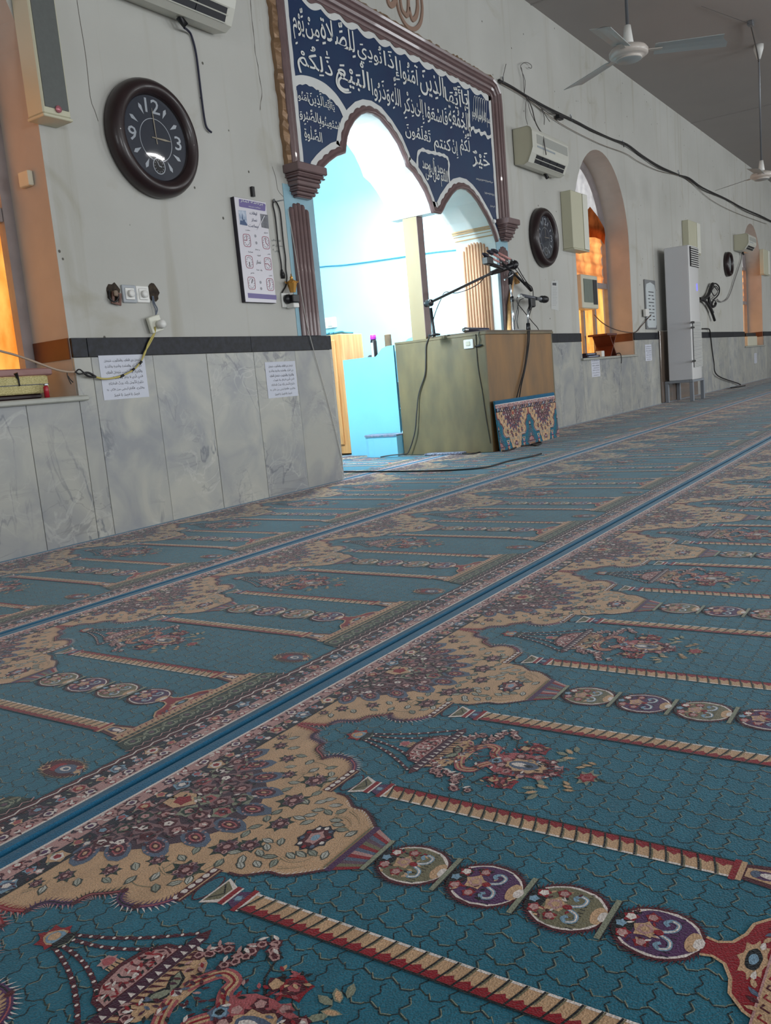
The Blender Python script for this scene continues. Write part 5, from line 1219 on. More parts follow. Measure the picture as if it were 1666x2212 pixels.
# split air conditioners
M_ACW = mat('ac_ivory', (206, 206, 196), 0.35, noise=.04, nscale=3)
M_ACS = mat('ac_side_ivory', (196, 194, 172), 0.4)
M_DARK = mat('dark_slot', (16, 18, 30), 0.35)
def split_ac(x0, x1, z0, z1, label, d=.20, flap=False):
    t = thing('air_conditioner', label, 'air conditioner', ((x0+x1)/2, 0, z0))
    hgt = z1-z0
    prof = [(0, z0+.02), (.10*d/.2, z0), (.145*d/.2, z0+.02), (.185*d/.2, z0+hgt*.30), (d, z0+hgt*.42), (d, z1-.05), (d-.012, z1-.02), (d-.04, z1), (0, z1)]
    pr2 = [prof[0], prof[1]]+[prof[2]]+prof[3:]
    mb = MB(); n = len(prof); nx = [x0+.012, x0+.0, x1-.0, x1-.012]; sc = [0.985, 1, 1, .985]
    vs = []
    zc_ = (z0+z1)/2
    for x, k in zip(nx, sc): vs += [(x, -p[0]*k-.0005, zc_+(p[1]-zc_)*k) for p in prof]
    fs = [tuple(range(n-1, -1, -1)), tuple(range(3*n, 4*n))]
    for j in range(3):
        for i in range(n): fs.append((j*n+i, j*n+(i+1) % n, (j+1)*n+(i+1) % n, (j+1)*n+i))
    mb.add(vs, fs); 
    for i, f in enumerate(mb.f): mb.mi[i] = 1 if i in (0, 1) else 0
    mb.build('housing', [M_ACW, M_ACS], t)
    a, b = prof[2], prof[3]
    def S(u, q, o=.0): return (x0+(x1-x0)*u, -(a[0]+(b[0]-a[0])*q)-o-.0005, a[1]+(b[1]-a[1])*q-o*.3)
    mb = MB(); mb.add([S(.14, .08, .0015), S(.94, .08, .0015), S(.94, .92, .0015), S(.14, .92, .0015)], [(0, 1, 2, 3)]); mb.build('air_outlet', M_DARK, t)
    for q in (.04, .5, .93):
        mb = MB(); mb.add([S(.13, q-.035, .004), S(.95, q-.035, .004), S(.95, q+.035, .006), S(.13, q+.035, .006)], [(0, 1, 2, 3)]); mb.build('louvre', M_ACW, t)
    for u in (.3, .5, .7): mb = MB(); mb.tube([S(u, .1, .003), S(u+.01, .9, .003)], .002, 5); mb.build('vane', M_BLACK, t)
    mb = MB(); mb.box(x0+(x1-x0)*.12, x0+(x1-x0)*.97, -d-.003, -d-.001, z0+hgt*.56, z0+hgt*.80); mb.build('grille_strip', mat('ac_grille_grey', (160, 162, 156), .5), t)
    mb = MB(); mb.box(x0+(x1-x0)*.12, x0+(x1-x0)*.60, -d-.003, -d-.001, z0+hgt*.455, z0+hgt*.50); mb.build('badge_strip', mat('ac_badge', (150, 160, 168), .4), t)
    mb = MB(); mb.tube([(x0+(x1-x0)*.66, -.06, z0+.008), (x0+(x1-x0)*.70, -.07, z0-.03)], .018, 8); mb.build('drain_stub', M_BLACK, t)
    return t
split_ac(7.965, 8.86, 2.565, 2.905, 'ivory split air conditioner between the niche frame and the arched window')
split_ac(3.02, 3.97, 2.685, 3.02, 'ivory split air conditioner at the top left above the clock, cut by the picture edge')
a, b = W(1583, 505), W(1583, 545); c = W(1625, 540, -.2)
split_ac(a[0]+.05, c[0]+.1, b[1]+.02, a[1]-.02, 'distant pale air conditioner beside the far arched window', .26)
mb = MB(); q = [W3(398, 60, -.06), W3(406, 66, -.03), W3(414, 78, -.012), W3(424, 118, -.012), W3(433, 190, -.012), W3(440, 245, -.012), W3(446, 274, -.014), W3(457, 286, -.016)]
mb.tube(smooth_path(q, 5), [.0075]*30+[.003]*6 if False else .0065, 6); mb.tube([W3(446, 272, -.014), W3(452, 283, -.014)], .003, 5)
tag(mb.build('loose_cable', mat('navy_cable', (24, 26, 52), .5)), 'dark blue cable end hanging from the top left air conditioner', 'cable')

# column loudspeakers
M_SPK = mat('loudspeaker_cream', (196, 194, 170), .4); M_GRILLE = mat('loudspeaker_grille', (92, 96, 94), .6, noise=.1, nscale=60)
def column_speaker(x0, x1, z0, z1, label, d=.12, grille=True, yb=0.0):
    t = thing('column_loudspeaker', label, 'loudspeaker', ((x0+x1)/2, yb, z0))
    MB().cbox(x0, x1, yb-d, yb-.001, z0, z1, .006).build('housing', M_SPK, t)
    if grille: MB().box(x0+.012, x1-.012, yb-d-.004, yb-d-.0005, z0+.03, z1-.02).build('grille', M_GRILLE, t)
    else: MB().cbox(x0+(x1-x0)*.7, x1-.002, yb-d-.012, yb-d-.0005, z0+.004, z1-.004, .004).build('edge_strip', mat('bright_cream', (226, 226, 214), .3), t)
    MB().cbox(x0-.004, x1+.004, yb-d-.006, yb-.001, z0-.014, z0-.0005, .003).build('end_cap', M_SPK, t)
    return t
a, b = W(94, 243, -.12), W(154, 251, -.12)
t = column_speaker(a[0], b[0], a[1]+.0, a[1]+.85, 'grey and cream column loudspeaker at the top left beside the arched window')
mb = MB(); q = W(126, 236, -.125); mb.lathe([(0, 0), (.016, 0), (.016, .006), (0, .008)], Matrix.Translation((q[0], -.124, q[1])) @ Matrix.Rotation(R(90), 4, 'X'), 14); mb.build('badge', mat('red_white_badge', (196, 120, 130), .3, metal=.3), t)
a, b, c = W(1240, 535, -.12), W(1266, 412, -.12), W(1240, 412, -.12)
column_speaker(a[0], b[0], a[1], c[1], 'cream column loudspeaker covering the left edge of the middle arched window', grille=False)
a, b, c = W(1490, 540, -.1), W(1511, 475, -.1), W(1490, 475, -.1)
column_speaker(a[0], b[0], a[1]-.02, c[1], 'cream column loudspeaker on the wall behind the standing air conditioner', .10, grille=False)
a, b, c = W(1651, 591, -.08), W(1661, 540, -.08), W(1651, 538, -.08)
column_speaker(a[0], b[0]+.05, a[1], c[1], 'faint distant column loudspeaker beyond the far window', .08, grille=False)

# prayer time poster
t = thing('prayer_time_poster', 'white poster board of prayer times with six red dials and purple bands', 'poster', (4.1, 0, 1.2))
MB().cbox(3.960, 4.243, -.029, -.001, 1.198, 1.805, .002).build('board', mat('dark_board_edge', (34, 30, 44), .5), t)
MB().box(3.963, 4.241, -.0305, -.0292, 1.200, 1.803).build('sheet', mat('poster_paper', (214, 212, 220), .3), t)
Yp = -.0312
def pp(x, y): return W(490+x/8.506, 410+y/8.506, Yp)
M_PURPLE = mat('purple_print', (104, 92, 150), .4); M_CRIM = mat('crimson_print', (150, 60, 84), .4); M_INK = mat('dark_ink', (52, 54, 62), .5); M_INKB = mat('blue_ink', (60, 84, 124), .5)
mb = MB(); plate2(mb, [pp(*p) for p in ((222, 175), (235, 168), (690, 255), (712, 275), (708, 385), (695, 392), (245, 312), (228, 300))], Yp); plate2(mb, [pp(*p) for p in ((385, 1895), (912, 1935), (916, 2022), (395, 1985))], Yp); mb.build('purple_bands', M_PURPLE, t, kind='stuff')
mb = MB(); plate2(mb, [pp(*p) for p in ((212, 372), (352, 384), (380, 662), (240, 638))], Yp); mb.build('printed_picture', mat('blue_grey_photo', (120, 140, 172), .4, noise=.5, nscale=30, rgb2=(196, 206, 220)), t)
mb = MB(); plate2(mb, [pp(*p) for p in ((612, 440), (755, 462), (776, 716), (640, 690))], Yp); mb.build('printed_picture', mat('grey_photo', (120, 122, 130), .3, noise=.5, nscale=30), t)
mb = MB(); plate2(mb, [pp(*p) for p in ((245, 560), (300, 572), (296, 500), (288, 420), (282, 500), (310, 560), (325, 540), (338, 580), (378, 640), (378, 660), (242, 635))], Yp-.0006); mb.build('printed_skyline', M_INKB, t)
txt = MB()
def ptext(s_, x0, y0, x1, y1, mb_=None):
    p, q = pp(x0, y0), pp(x1, y1); put_text(mb_ or txt, s_, p[0], q[0], p[1], q[1], Yp-.0006, marks=False)
blu = MB(); ptext('اوقات', 425, 440, 550, 425, blu); ptext('نماز', 455, 585, 552, 560, blu); ptext('جماعت', 402, 690, 580, 660, blu)
for s_, a, b in (('اوقات', (425, 455), (552, 395)), ('نماز', (455, 590), (552, 510)), ('جماعت', (402, 692), (590, 625))):
    pass
blu = MB()
for s_, a, b in (('اوقات', (425, 462), (552, 418)), ('نماز', (455, 588), (552, 545)), ('جماعت', (402, 690), (585, 668))):
    p, q = pp(*a), pp(*b); put_text(blu, s_, p[0], q[0], p[1], p[1]+.022, Yp-.0006, marks=False)
blu.build('heading', mat('navy_print', (40, 50, 92), .5), t, kind='stuff')
for s_, a, x1, hh in (('نماز', (545, 1370), 630, .026), ('فضیلت', (560, 1225), 622, .014), ('یاد خدا', (552, 1490), 652, .012), ('مغرب', (345, 752), 424, .009), ('صبح', (690, 805), 756, .009), ('عشا', (400, 1150), 484, .009), ('ظهر', (745, 1195), 800, .009), ('عصر', (440, 1545), 508, .009), ('طلوع', (770, 1590), 838, .009), ('و نماز', (520, 1110), 604, .009)):
    p, q = pp(*a), pp(x1, a[1]); put_text(txt, s_, p[0], q[0], p[1], p[1]+hh, Yp-.0006, marks=False)
for (x, y) in ((526, 848), (545, 975), (622, 1700), (634, 1815)):
    p = pp(x, y); mb = MB(); mb.lathe([(0, 0), (.009, 0)], Matrix.Translation((p[0], Yp-.0004, p[1])) @ Matrix.Rotation(R(90), 4, 'X'), 14, smooth=False, cap=False); mb.build('printed_dot', mat('grey_dot', (150, 150, 158), .5), t)
txt.build('small_print', M_INK, t, kind='stuff')
wh = MB()
for s_, a, b, hh in (('برنامه نماز', (250, 245), (665, 300), .020), ('جماعت مسجد', (400, 325), (620, 355), .011)):
    p, q = pp(*a), pp(*b); put_text(wh, s_, p[0], q[0], q[1], q[1]+hh, Yp-.0008, marks=False)
wh.build('white_print', M_LETTER, t, kind='stuff')
for (cx, cy, h1, h2) in ((372, 930, 0, 270), (718, 975, 0, 125), (415, 1325, 178, 178), (757, 1360, 265, 130), (458, 1715, 30, 30), (798, 1740, 345, 215)):
    c = pp(cx, cy); d = MB(); hw, hh = .031, .036
    sq = [(c[0]+hw*math.copysign(min(1, abs(math.cos(a))**.45), math.cos(a)), c[1]+hh*math.copysign(min(1, abs(math.sin(a))**.45), math.sin(a))) for a in [R(k*10+.01) for k in range(37)]]
    ribbon2(d, sq, .0035, Yp-.0006)
    for k in range(2):
        a = R(90-(h1, h2)[k]); L_ = (.026, .020)[k]; ribbon2(d, [c, (c[0]+L_*math.cos(a), c[1]+L_*1.1*math.sin(a))], .0042, Yp-.0008)
    o = d.build('printed_dial', M_CRIM, t)
    d = MB()
    for k in range(12):
        a = R(k*30); q = (c[0]+hw*.74*math.cos(a), c[1]+hh*.76*math.sin(a)); ribbon2(d, [(q[0]-.002, q[1]-.002), (q[0]+.002, q[1]+.002)], .0035, Yp-.0008)
    d.build('dial_numbers', M_INK, o, kind='stuff')
mb = MB(); mb.box(*(sum([[W(540+k, 410)[0]] for k in (0, 5)], [])), -.02, -.001, W(541, 425)[1], W(541, 404)[1]); mb.build('hanger', M_BLACK, t)
mb = MB(); plate2(mb, [pp(*p) for p in ((552, 742), (560, 745), (690, 482), (680, 476))], Yp-.004); mb.build('tape_strip', mat('shiny_tape', (235, 235, 240), .1), t)
# pencilled note on the wall next to the poster
mb = MB()
for s_, a, b, hh in (('اوقات هنگام و', (825, 950), (985, 950), .018), ('سحر قبل هم', (840, 1045), (1030, 1055), .018), ('نوبتی ۴', (848, 1140), (965, 1150), .018)):
    p = W(490+a[0]/8.506, 410+a[1]/8.506); q = W(490+b[0]/8.506, 410+b[1]/8.506); put_text(mb, s_, p[0], q[0], p[1], p[1]+hh, -.001, marks=False)
mb.build('pencilled_note', mat('faded_ink', (96, 100, 104), .7), wall, kind='stuff')

# prayer sheets taped on the marble
LINES = ["سُبْحَانَ ذِي الْمُلْكِ، وَالْمَلَكُوتِ، سُبْحَانَ", "ذِي الْعِزَّةِ، وَالْعَظَمَةِ وَالْهَيْبَةِ وَالْقُدْرَةِ", "وَالْكِبْرِيَاءِ وَالْجَبَرُوتِ، سُبْحَانَ الْمَلِكِ", "الْحَيِّ الَّذِي لَا يَنَامُ، وَلَا يَمُوتُ،", "سُبُّوحٌ قُدُّوسٌ رَبُّنَا، وَرَبُّ الْمَلَائِكَةِ", "وَالرُّوحِ، اللَّهُمَّ أَجِرْنِي مِنَ النَّارِ، يَا", "مُجِيرُ، يَا مُجِيرُ، يَا مُجِيرُ"]
M_PAPER = mat('white_paper', (204, 208, 220), .6, noise=.03, nscale=8)
SW, SH = .292, .222
ink = MB()
for k, ln in enumerate(LINES):
    z = SH-.030-k*.0285; x1 = SW-.022+.0*k; wd = (.235, .235, .232, .205, .225, .240, .165)[k]; x1 = SW-.026 if k < 6 else SW-.062
    put_text(ink, ln, x1-wd, x1, z-.008, z+.008, -.0016)
def sheet(px, py, label, k=1.0, rot=0.0, Y=-.0158):
    x, z = W(px, py, Y)
    t = thing('prayer_sheet', label, 'paper', (x, Y, z))
    t.matrix_basis = Matrix.Translation((x, Y, z)) @ Matrix.Rotation(R(rot), 4, 'Y') @ Matrix.Scale(k, 4)
    t.location = (x, Y, z); t.rotation_euler = (0, R(rot), 0); t.scale = (k, k, k)
    global _ps, _pi
    if '_ps' not in globals():
        mb = MB(); n = 8; vs = []
        for i in range(n+1):
            for j in range(n+1): vs.append((SW*i/n, -.0006-.0010*abs(math.sin(i*1.9)*math.sin(j*1.3)), SH*j/n))
        mb.add(vs, [(i*(n+1)+j, (i+1)*(n+1)+j, (i+1)*(n+1)+j+1, i*(n+1)+j+1) for i in range(n) for j in range(n)]); 
        _ps = bpy.data.meshes.new('sheet'); _ps.from_pydata(mb.v, [], mb.f); _ps.materials.append(M_PAPER)
        _pi = bpy.data.meshes.new('sheet_text'); _pi.from_pydata([tuple(v) for v in ink.v], [], ink.f); _pi.materials.append(mat('print_ink', (66, 68, 76), .6))
    for nm, me in (('paper', _ps), ('printed_text', _pi)):
        o = bpy.data.objects.new(nm, me); COL.objects.link(o); o.parent = t
        if nm == 'printed_text': o['kind'] = 'stuff'
    return t
sheet(225, 865, 'white sheet of Arabic print under the wall sockets, crossed by the yellow wire', 1.0, 0)
sheet(580, 861, 'white sheet of Arabic print on the marble close to the niche corner', 1.0, 0)
sheet(1279, 815, 'white sheet of Arabic print below the sill of the middle window', .95, 0)
sheet(1395, 780, 'white sheet of Arabic print under the timetable beside the standing air conditioner', .98, 0)
sheet(1630, 785, 'faint distant sheet of print below the far window sill', .9, 0)
# taped notice and faint stain next to the second clock
mb = MB(); plate2(mb, [W(*p, -.002) for p in ((1191, 607), (1206, 606), (1207, 671), (1191, 667))], -.002); t = thing('wall_notice', 'faded paper notice in a sleeve below the second clock', 'paper'); mb.build('paper', mat('faded_paper', (190, 192, 190), .5), t)
mb = MB(); plate2(mb, [W(*p, -.003) for p in ((1194, 611), (1202, 611), (1202, 617), (1194, 616))], -.003); mb.build('dark_heading', M_INK, t)
mb = MB()
for k in range(12): ribbon2(mb, [W(1194, 622+k*3.4, -.003), W(1204-(k % 3), 622+k*3.4, -.003)], .004, -.003)
mb.build('printed_lines', mat('pale_ink', (160, 162, 164), .6), t, kind='stuff')
# timetable board by the standing air conditioner
t = thing('timetable_board', 'tall grey timetable board with dark border left of the standing air conditioner', 'board')
cs = [W(*p, -.02) for p in ((1393, 603), (1414, 606), (1420, 711), (1399, 712))]
x0, x1 = min(c[0] for c in cs), max(c[0] for c in cs); z0, z1 = cs[2][1], cs[0][1]
MB().cbox(x0, x1, -.02, -.001, z0, z1, .003).build('board', mat('grey_board', (120, 122, 124), .5), t)
inn = [(x0+.03, z0+.05), (x0+.08, z0+.02), (x1-.06, z0+.02), (x1-.02, z0+.06), (x1-.02, z1-.12), (x1-.05, z1-.06), ((x0+x1)/2, z1-.03), (x0+.05, z1-.06), (x0+.02, z1-.12)]
mb = MB(); plate2(mb, inn, -.0215); mb.build('white_sheet', mat('pale_sheet', (196, 204, 206), .4), t)
mb = MB(); rr = random.Random(2); wd = x1-x0
for k in range(9):
    z = z1-.16-k*(z1-z0-.24)/9
    for j in range(2 if k % 3 else 1): xx = x0+wd*(.25+.35*j+rr.uniform(-.04, .04)); ribbon2(mb, [(xx, z), (xx+wd*(.2 if k % 3 else .5), z)], .012, -.0225)
mb.build('printed_lines', M_INK, t, kind='stuff')
MB().cbox(W(1391, 672, -.03)[0], W(1398, 672, -.03)[0], -.06, -.021, W(1394, 684, -.03)[1], W(1394, 668, -.03)[1], .004).build('clip', M_WHITEPL, t)

# sockets, holes and wires on the left wall
t = thing('dimmer_switch', 'grey square dimmer switch, left one of the pair', 'switch')
def plate(px, py, hs, m_, t, knob=M_WHITEPL, d=.012):
    x, z = W(px, py, -.005)
    MB().cbox(x-hs, x+hs, -d, -.0005, z-hs, z+hs, .003).build('plate', m_, t)
    MB().cbox(x-hs*.66, x+hs*.66, -d-.004, -d-.0003, z-hs*.66, z+hs*.66, .002).build('inner_plate', M_WHITEPL, t)
    mb = MB(); mb.lathe([(.019, d+.004), (.019, d+.020), (.015, d+.023), (0, d+.023)], WALLM(x, z), 20); mb.build('knob', knob, t)
plate(278.5, 635, .045, mat('grey_plastic', (160, 166, 172), .4), t)
t = thing('dimmer_switch', 'white square dimmer switch, right one of the pair', 'switch'); plate(307.5, 636, .043, M_WHITEPL, t)
M_HOLE = mat('dark_hole', (34, 28, 24), .9, noise=.5, nscale=40, rgb2=(70, 58, 46))
for (px, py, r_, seed) in ((245, 633, .045, 1), (331, 632, .040, 6)):
    x, z = W(px, py); rr = random.Random(seed); mb = MB(); plate2(mb, [(x+r_*(1+rr.uniform(-.18, .18))*math.cos(R(k*24)), z+r_*1.15*(1+rr.uniform(-.18, .18))*math.sin(R(k*24))) for k in range(15)], -.0012); mb.build('wall_hole', M_HOLE, wall)
t = thing('broken_socket', 'burnt rusty socket frame hanging out of the left wall hole', 'socket')
x, z = W(252, 643, -.015)
Mr = Matrix.Translation((x, -.018, z)) @ Matrix.Rotation(R(12), 4, 'Y')
mb = MB(); mb.prism([(-.032, -.036), (.026, -.036), (.026, .026), (-.032, .026)], -.004, .004, holes=[[(-.018, -.024), (-.018, .004), (.012, .004), (.012, -.024)]], M=Mr); mb.build('frame', mat('rusty_metal', (120, 84, 72), .6, noise=.4, nscale=30), t)
mb = MB(); mb.tube(smooth_path([W3(236, 628, -.01), W3(238, 645, -.02), W3(248, 652, -.02), W3(256, 640, -.02), W3(250, 625, -.012)], 5), .005, 6); mb.build('wire', M_CABLE, t); MB().cbox(x-.025, x+.0, -.034, -.0225, z+.005, z+.035, .004).build('core', mat('old_plastic', (130, 112, 96), .6), t)
t = thing('hanging_socket', 'white socket with plug dangling by wires below the right wall hole', 'socket')
x, z = W(335, 700, -.03); Mr = Matrix.Translation((x, -.03, z)) @ Matrix.Rotation(R(-14), 4, 'Y')
mb = MB(); mb.cbox(-.042, .040, -.012, .012, -.043, .043, .004, M=Mr); mb.build('plate', mat('cream_socket', (214, 214, 200), .4), t)
mb = MB(); mb.lathe([(.020, .0), (.024, .02), (.022, .038), (.010, .044), (0, .044)], Matrix.Translation((x+.012, -.044, z-.004)) @ Matrix.Rotation(R(90), 4, 'X'), 16); mb.build('plug', M_WHITEPL, t)
for k in (0, 1): mb = MB(); mb.tube(smooth_path([W3(329+k*2, 640, -.005), W3(331+k*3, 655, -.02), W3(336+k*4, 668, -.025), W3(337-k*1, 682, -.03)], 5), .0035, 6); mb.build('wire', mat('grey_wire', (96, 104, 118), .5), t)
M_YEL = mat('yellow_wire', (186, 172, 96), .45)
t = thing('yellow_wire', 'yellow twin wire running from the hanging socket to the left window', 'wire')
for k in range(2):
    o_ = k*3
    q = [W3(335, 706, -.05), W3(335, 716, -.04), W3(331-o_, 728, -.03), W3(322-o_, 745, -.026), W3(312+o_*.6, 762, -.028), W3(306, 778, -.03), W3(292, 796, -.032), W3(272, 808, -.034), W3(250, 816-k, -.036), W3(225, 818+k*.6, -.04), W3(207, 814+k, -.04)]
    MB().tube(smooth_path(q, 5), .0042, 6).build('strand', M_YEL, t)
for a, b in (((301.5, 786), (306, 781)), ((286, 800), (290, 796.5)), ((259, 814), (267, 810.5)), ((334.6, 712), (335.4, 704))): MB().tube([W3(*a, -.034), W3(*b, -.033)], .0068, 8).build('tape_band', M_BLACK, t)
for k in range(2): MB().tube(smooth_path([W3(207, 814, -.04), W3(190, 806-k*7+6, -.042), W3(172, 798+k*10, -.045), W3(163, 804, -.05), W3(155, 803, -.05)], 5), [.0055]*8+[.0035]*13, 6).build('dark_strand', M_CABLE, t)
MB().tube(smooth_path([W3(160, 803, -.05), W3(145, 803, -.05), W3(120, 798, -.05), W3(95, 789, -.04), W3(60, 776, -.02), W3(30, 766, .0), W3(0, 758, .02), W3(-60, 740, .06)], 5), .0055, 6).build('grey_strand', mat('beige_wire', (170, 150, 132), .5), t)
for pp_ in (((145, 803), (146, 812), (150, 822), (154, 830)), ((147, 812), (152, 820), (158, 826))): MB().tube(smooth_path([W3(*p, -.05) for p in pp_], 4), .0025, 5).build('frayed_end', M_CABLE, t)
# outlet with golden night lamp and two cords below the poster
t = thing('wall_outlet', 'white wall outlet with black adaptor right of the poster', 'socket')
x, z = W(616, 649, -.005); MB().cbox(x-.036, x+.034, -.014, -.0005, z-.045, z+.045, .003).build('plate', M_WHITEPL, t)
mb = MB(); a = W3(622, 646, -.03); mb.lathe([(.026, 0), (.030, .012), (.028, .03), (0, .034)], Matrix.Translation((a.x, -.0145, a.z)) @ Matrix.Rotation(R(90), 4, 'X'), 16); mb.cbox(a.x, a.x+.065, -.075, -.030, a.z-.024, a.z+.024, .005); mb.build('adaptor', M_BLACK, t)
x, z = W(634, 659, -.05); MB().cbox(x-.025, x+.03, -.075, -.012, z-.018, z+.012, .004).build('plug', M_WHITEPL, t)
t = thing('night_lamp', 'small golden lantern-shaped night lamp plugged into the adaptor', 'lamp')
x, z = W(633, 634, -.05); M_AMB = mat('amber_plastic', (196, 146, 70), .25, metal=.5)
zz0 = W(634, 632, -.05)[1]; zz1 = W(634, 592, -.05)[1]; hh = zz1-zz0
mb = MB(); mb.lathe([(.018, zz0), (.020, zz0+.01), (.032, zz0+hh*.50), (.030, zz0+hh*.55)], Matrix.Translation((x, -.05, 0)), 6, smooth=False); mb.build('lantern', M_AMB, t)
mb = MB(); mb.lathe([(.037, zz0+hh*.55), (.030, zz0+hh*.60), (.012, zz0+hh*.68), (.008, zz0+hh*.78), (.012, zz0+hh*.82), (.004, zz0+hh*.88), (.003, zz1)], Matrix.Translation((x, -.05, 0)), 12); mb.build('finial', M_AMB, t)
for k in range(4): a = R(45+k*90); mb = MB(); mb.tube([(x+.034*math.cos(a), -.05+.034*math.sin(a), zz0+hh*.5), (x+.044*math.cos(a), -.05+.044*math.sin(a), zz0+hh*.62)], .0035, 6); mb.build('curl', M_AMB, t)
t = thing('power_cord', 'black power cord hung on a nail between the poster and the fluted panel', 'cord')
def wp(x, y, Y=-.01): return W3(490+x/8.506, 410+y/8.506, Y)
MB().tube(smooth_path([wp(1010, 1470), wp(1000, 1350), wp(975, 1200), wp(945, 1000), wp(915, 700), wp(885, 450), wp(850, 290), wp(860, 220), wp(900, 215), wp(950, 300), wp(985, 420), wp(1015, 700), wp(1040, 950), wp(1060, 1100), wp(1080, 1250), wp(1085, 1450), wp(1105, 1600), wp(1090, 1750), wp(1045, 1840), wp(1015, 1895)], 4), .0045, 6).build('cord', M_CABLE, t)
MB().tube([wp(1010, 1460), wp(1022, 1530), wp(1030, 1560), wp(1036, 1630)], [.005, .012, .016, .012], 10).build('plug', M_BLACK, t)
MB().tube([wp(870, 180, 0), wp(872, 200, -.02)], .006, 8).build('nail', M_METAL, t); MB().tube([wp(930, 210), wp(1050, 185, -.004)], .003, 5).build('nail', M_METAL, t)
mb = MB(); mb.tube(smooth_path([W3(622, 452, -.012), W3(634, 520, -.03), W3(648, 610, -.035), W3(661, 690, -.03), W3(672, 735, -.024), W3(690, 800, -.02), W3(712, 880, -.02), W3(733, 965, -.02), W3(741, 1005, -.018)], 5), .0022, 6)
tag(mb.build('string_line', mat('white_cord', (196, 194, 188), .5)), 'thin white cord hanging from the fluted panel down to the niche corner', 'cord')
cr = MB()
ribbon2(cr, crom([W(*p, 0) for p in ((541, 0), (544, 40), (549, 82), (551, 112), (557, 140), (560, 165), (566, 200), (563, 222), (562, 238))], 3), [.0035+.002*math.sin(i*1.7) for i in range(25)], -.0011)
ribbon2(cr, crom([W(*p, 0) for p in ((166, 0), (172, 40), (185, 120), (195, 210), (205, 240), (212, 262))], 3), .003, -.0011)
ribbon2(cr, crom([W(*p, 0) for p in ((588, 360), (596, 385), (600, 410), (612, 425))], 3), .003, -.0011)
cr.build('plaster_crack', mat('crack_dark', (96, 90, 84), .9), wall, kind='stuff')

# cable bundle along the wall under the ceiling
t = thing('cable_bundle', 'thick black cable bundle strung along the wall from the frame to the far right', 'cable')
def w2(x, y, Y=-.02): return W3(1060+x/2.749, y/2.749, Y)
main = [(50, 475), (130, 520), (220, 575), (330, 635), (430, 690), (520, 730), (600, 770), (720, 825), (810, 860), (900, 930), (1000, 990), (1110, 1035), (1180, 1065), (1260, 1120), (1400, 1180), (1500, 1240), (1600, 1285), (1690, 1330)]
for k in range(3):
    rr = random.Random(k+20); MB().tube(smooth_path([w2(x, y+k*3-3+rr.uniform(-5, 5), -.014-.006*k) for x, y in main], 4), (.011, .007, .006)[k], 6).build('strand', M_CABLE, t)
MB().tube(smooth_path([w2(x, y) for x, y in ((60, 495), (200, 575), (410, 730), (640, 850), (800, 910), (880, 960), (1000, 1015), (1160, 1060), (1300, 1180), (1450, 1260), (1640, 1330))], 4), .0035, 5).build('thin_strand', mat('tan_wire', (120, 108, 96), .6), t)
for x, y in ((480, 705), (790, 860), (1120, 1035), (75, 480)): MB().tube([w2(x-4, y-25, -.012), w2(x+2, y+14, -.03)], .006, 6).build('nail', M_METAL, t)
t = thing('loose_wires', 'tangle of loose wires hanging from the bundle above the air conditioner', 'wire')
for pts, r_ in (([(200, 560), (205, 480), (185, 420), (180, 388), (210, 370), (240, 385), (242, 405), (225, 400)], .003), ([(200, 560), (195, 470), (183, 400)], .003), ([(215, 575), (245, 640), (265, 720), (290, 770), (310, 800), (320, 860), (330, 920)], .0055), ([(215, 575), (208, 640), (210, 700), (220, 740)], .003), ([(215, 575), (235, 660), (262, 720)], .003),
                ([(225, 580), (270, 615), (300, 640), (345, 670), (385, 680)], .005), ([(300, 640), (318, 690), (318, 740)], .0035), ([(305, 645), (330, 690), (352, 722)], .0035), ([(75, 475), (78, 440), (92, 380)], .003)):
    q = smooth_path([w2(x, y, -.03 if y < 700 else -.06) for x, y in pts], 4)
    if pts[-1] == (330, 920): q = smooth_path([w2(x, y, Y) for (x, y), Y in zip(pts, (-.03, -.06, -.1, -.15, -.19, -.215, -.215))], 4)
    MB().tube(q, r_, 5).build('wire', mat('dull_wire', (84, 80, 78), .6), t)
a = w2(408, 698, -.04); MB().cbox(a.x-.06, a.x+.05, -.07, -.02, a.z-.022, a.z+.022, .006).build('plug', M_BLACK, t)
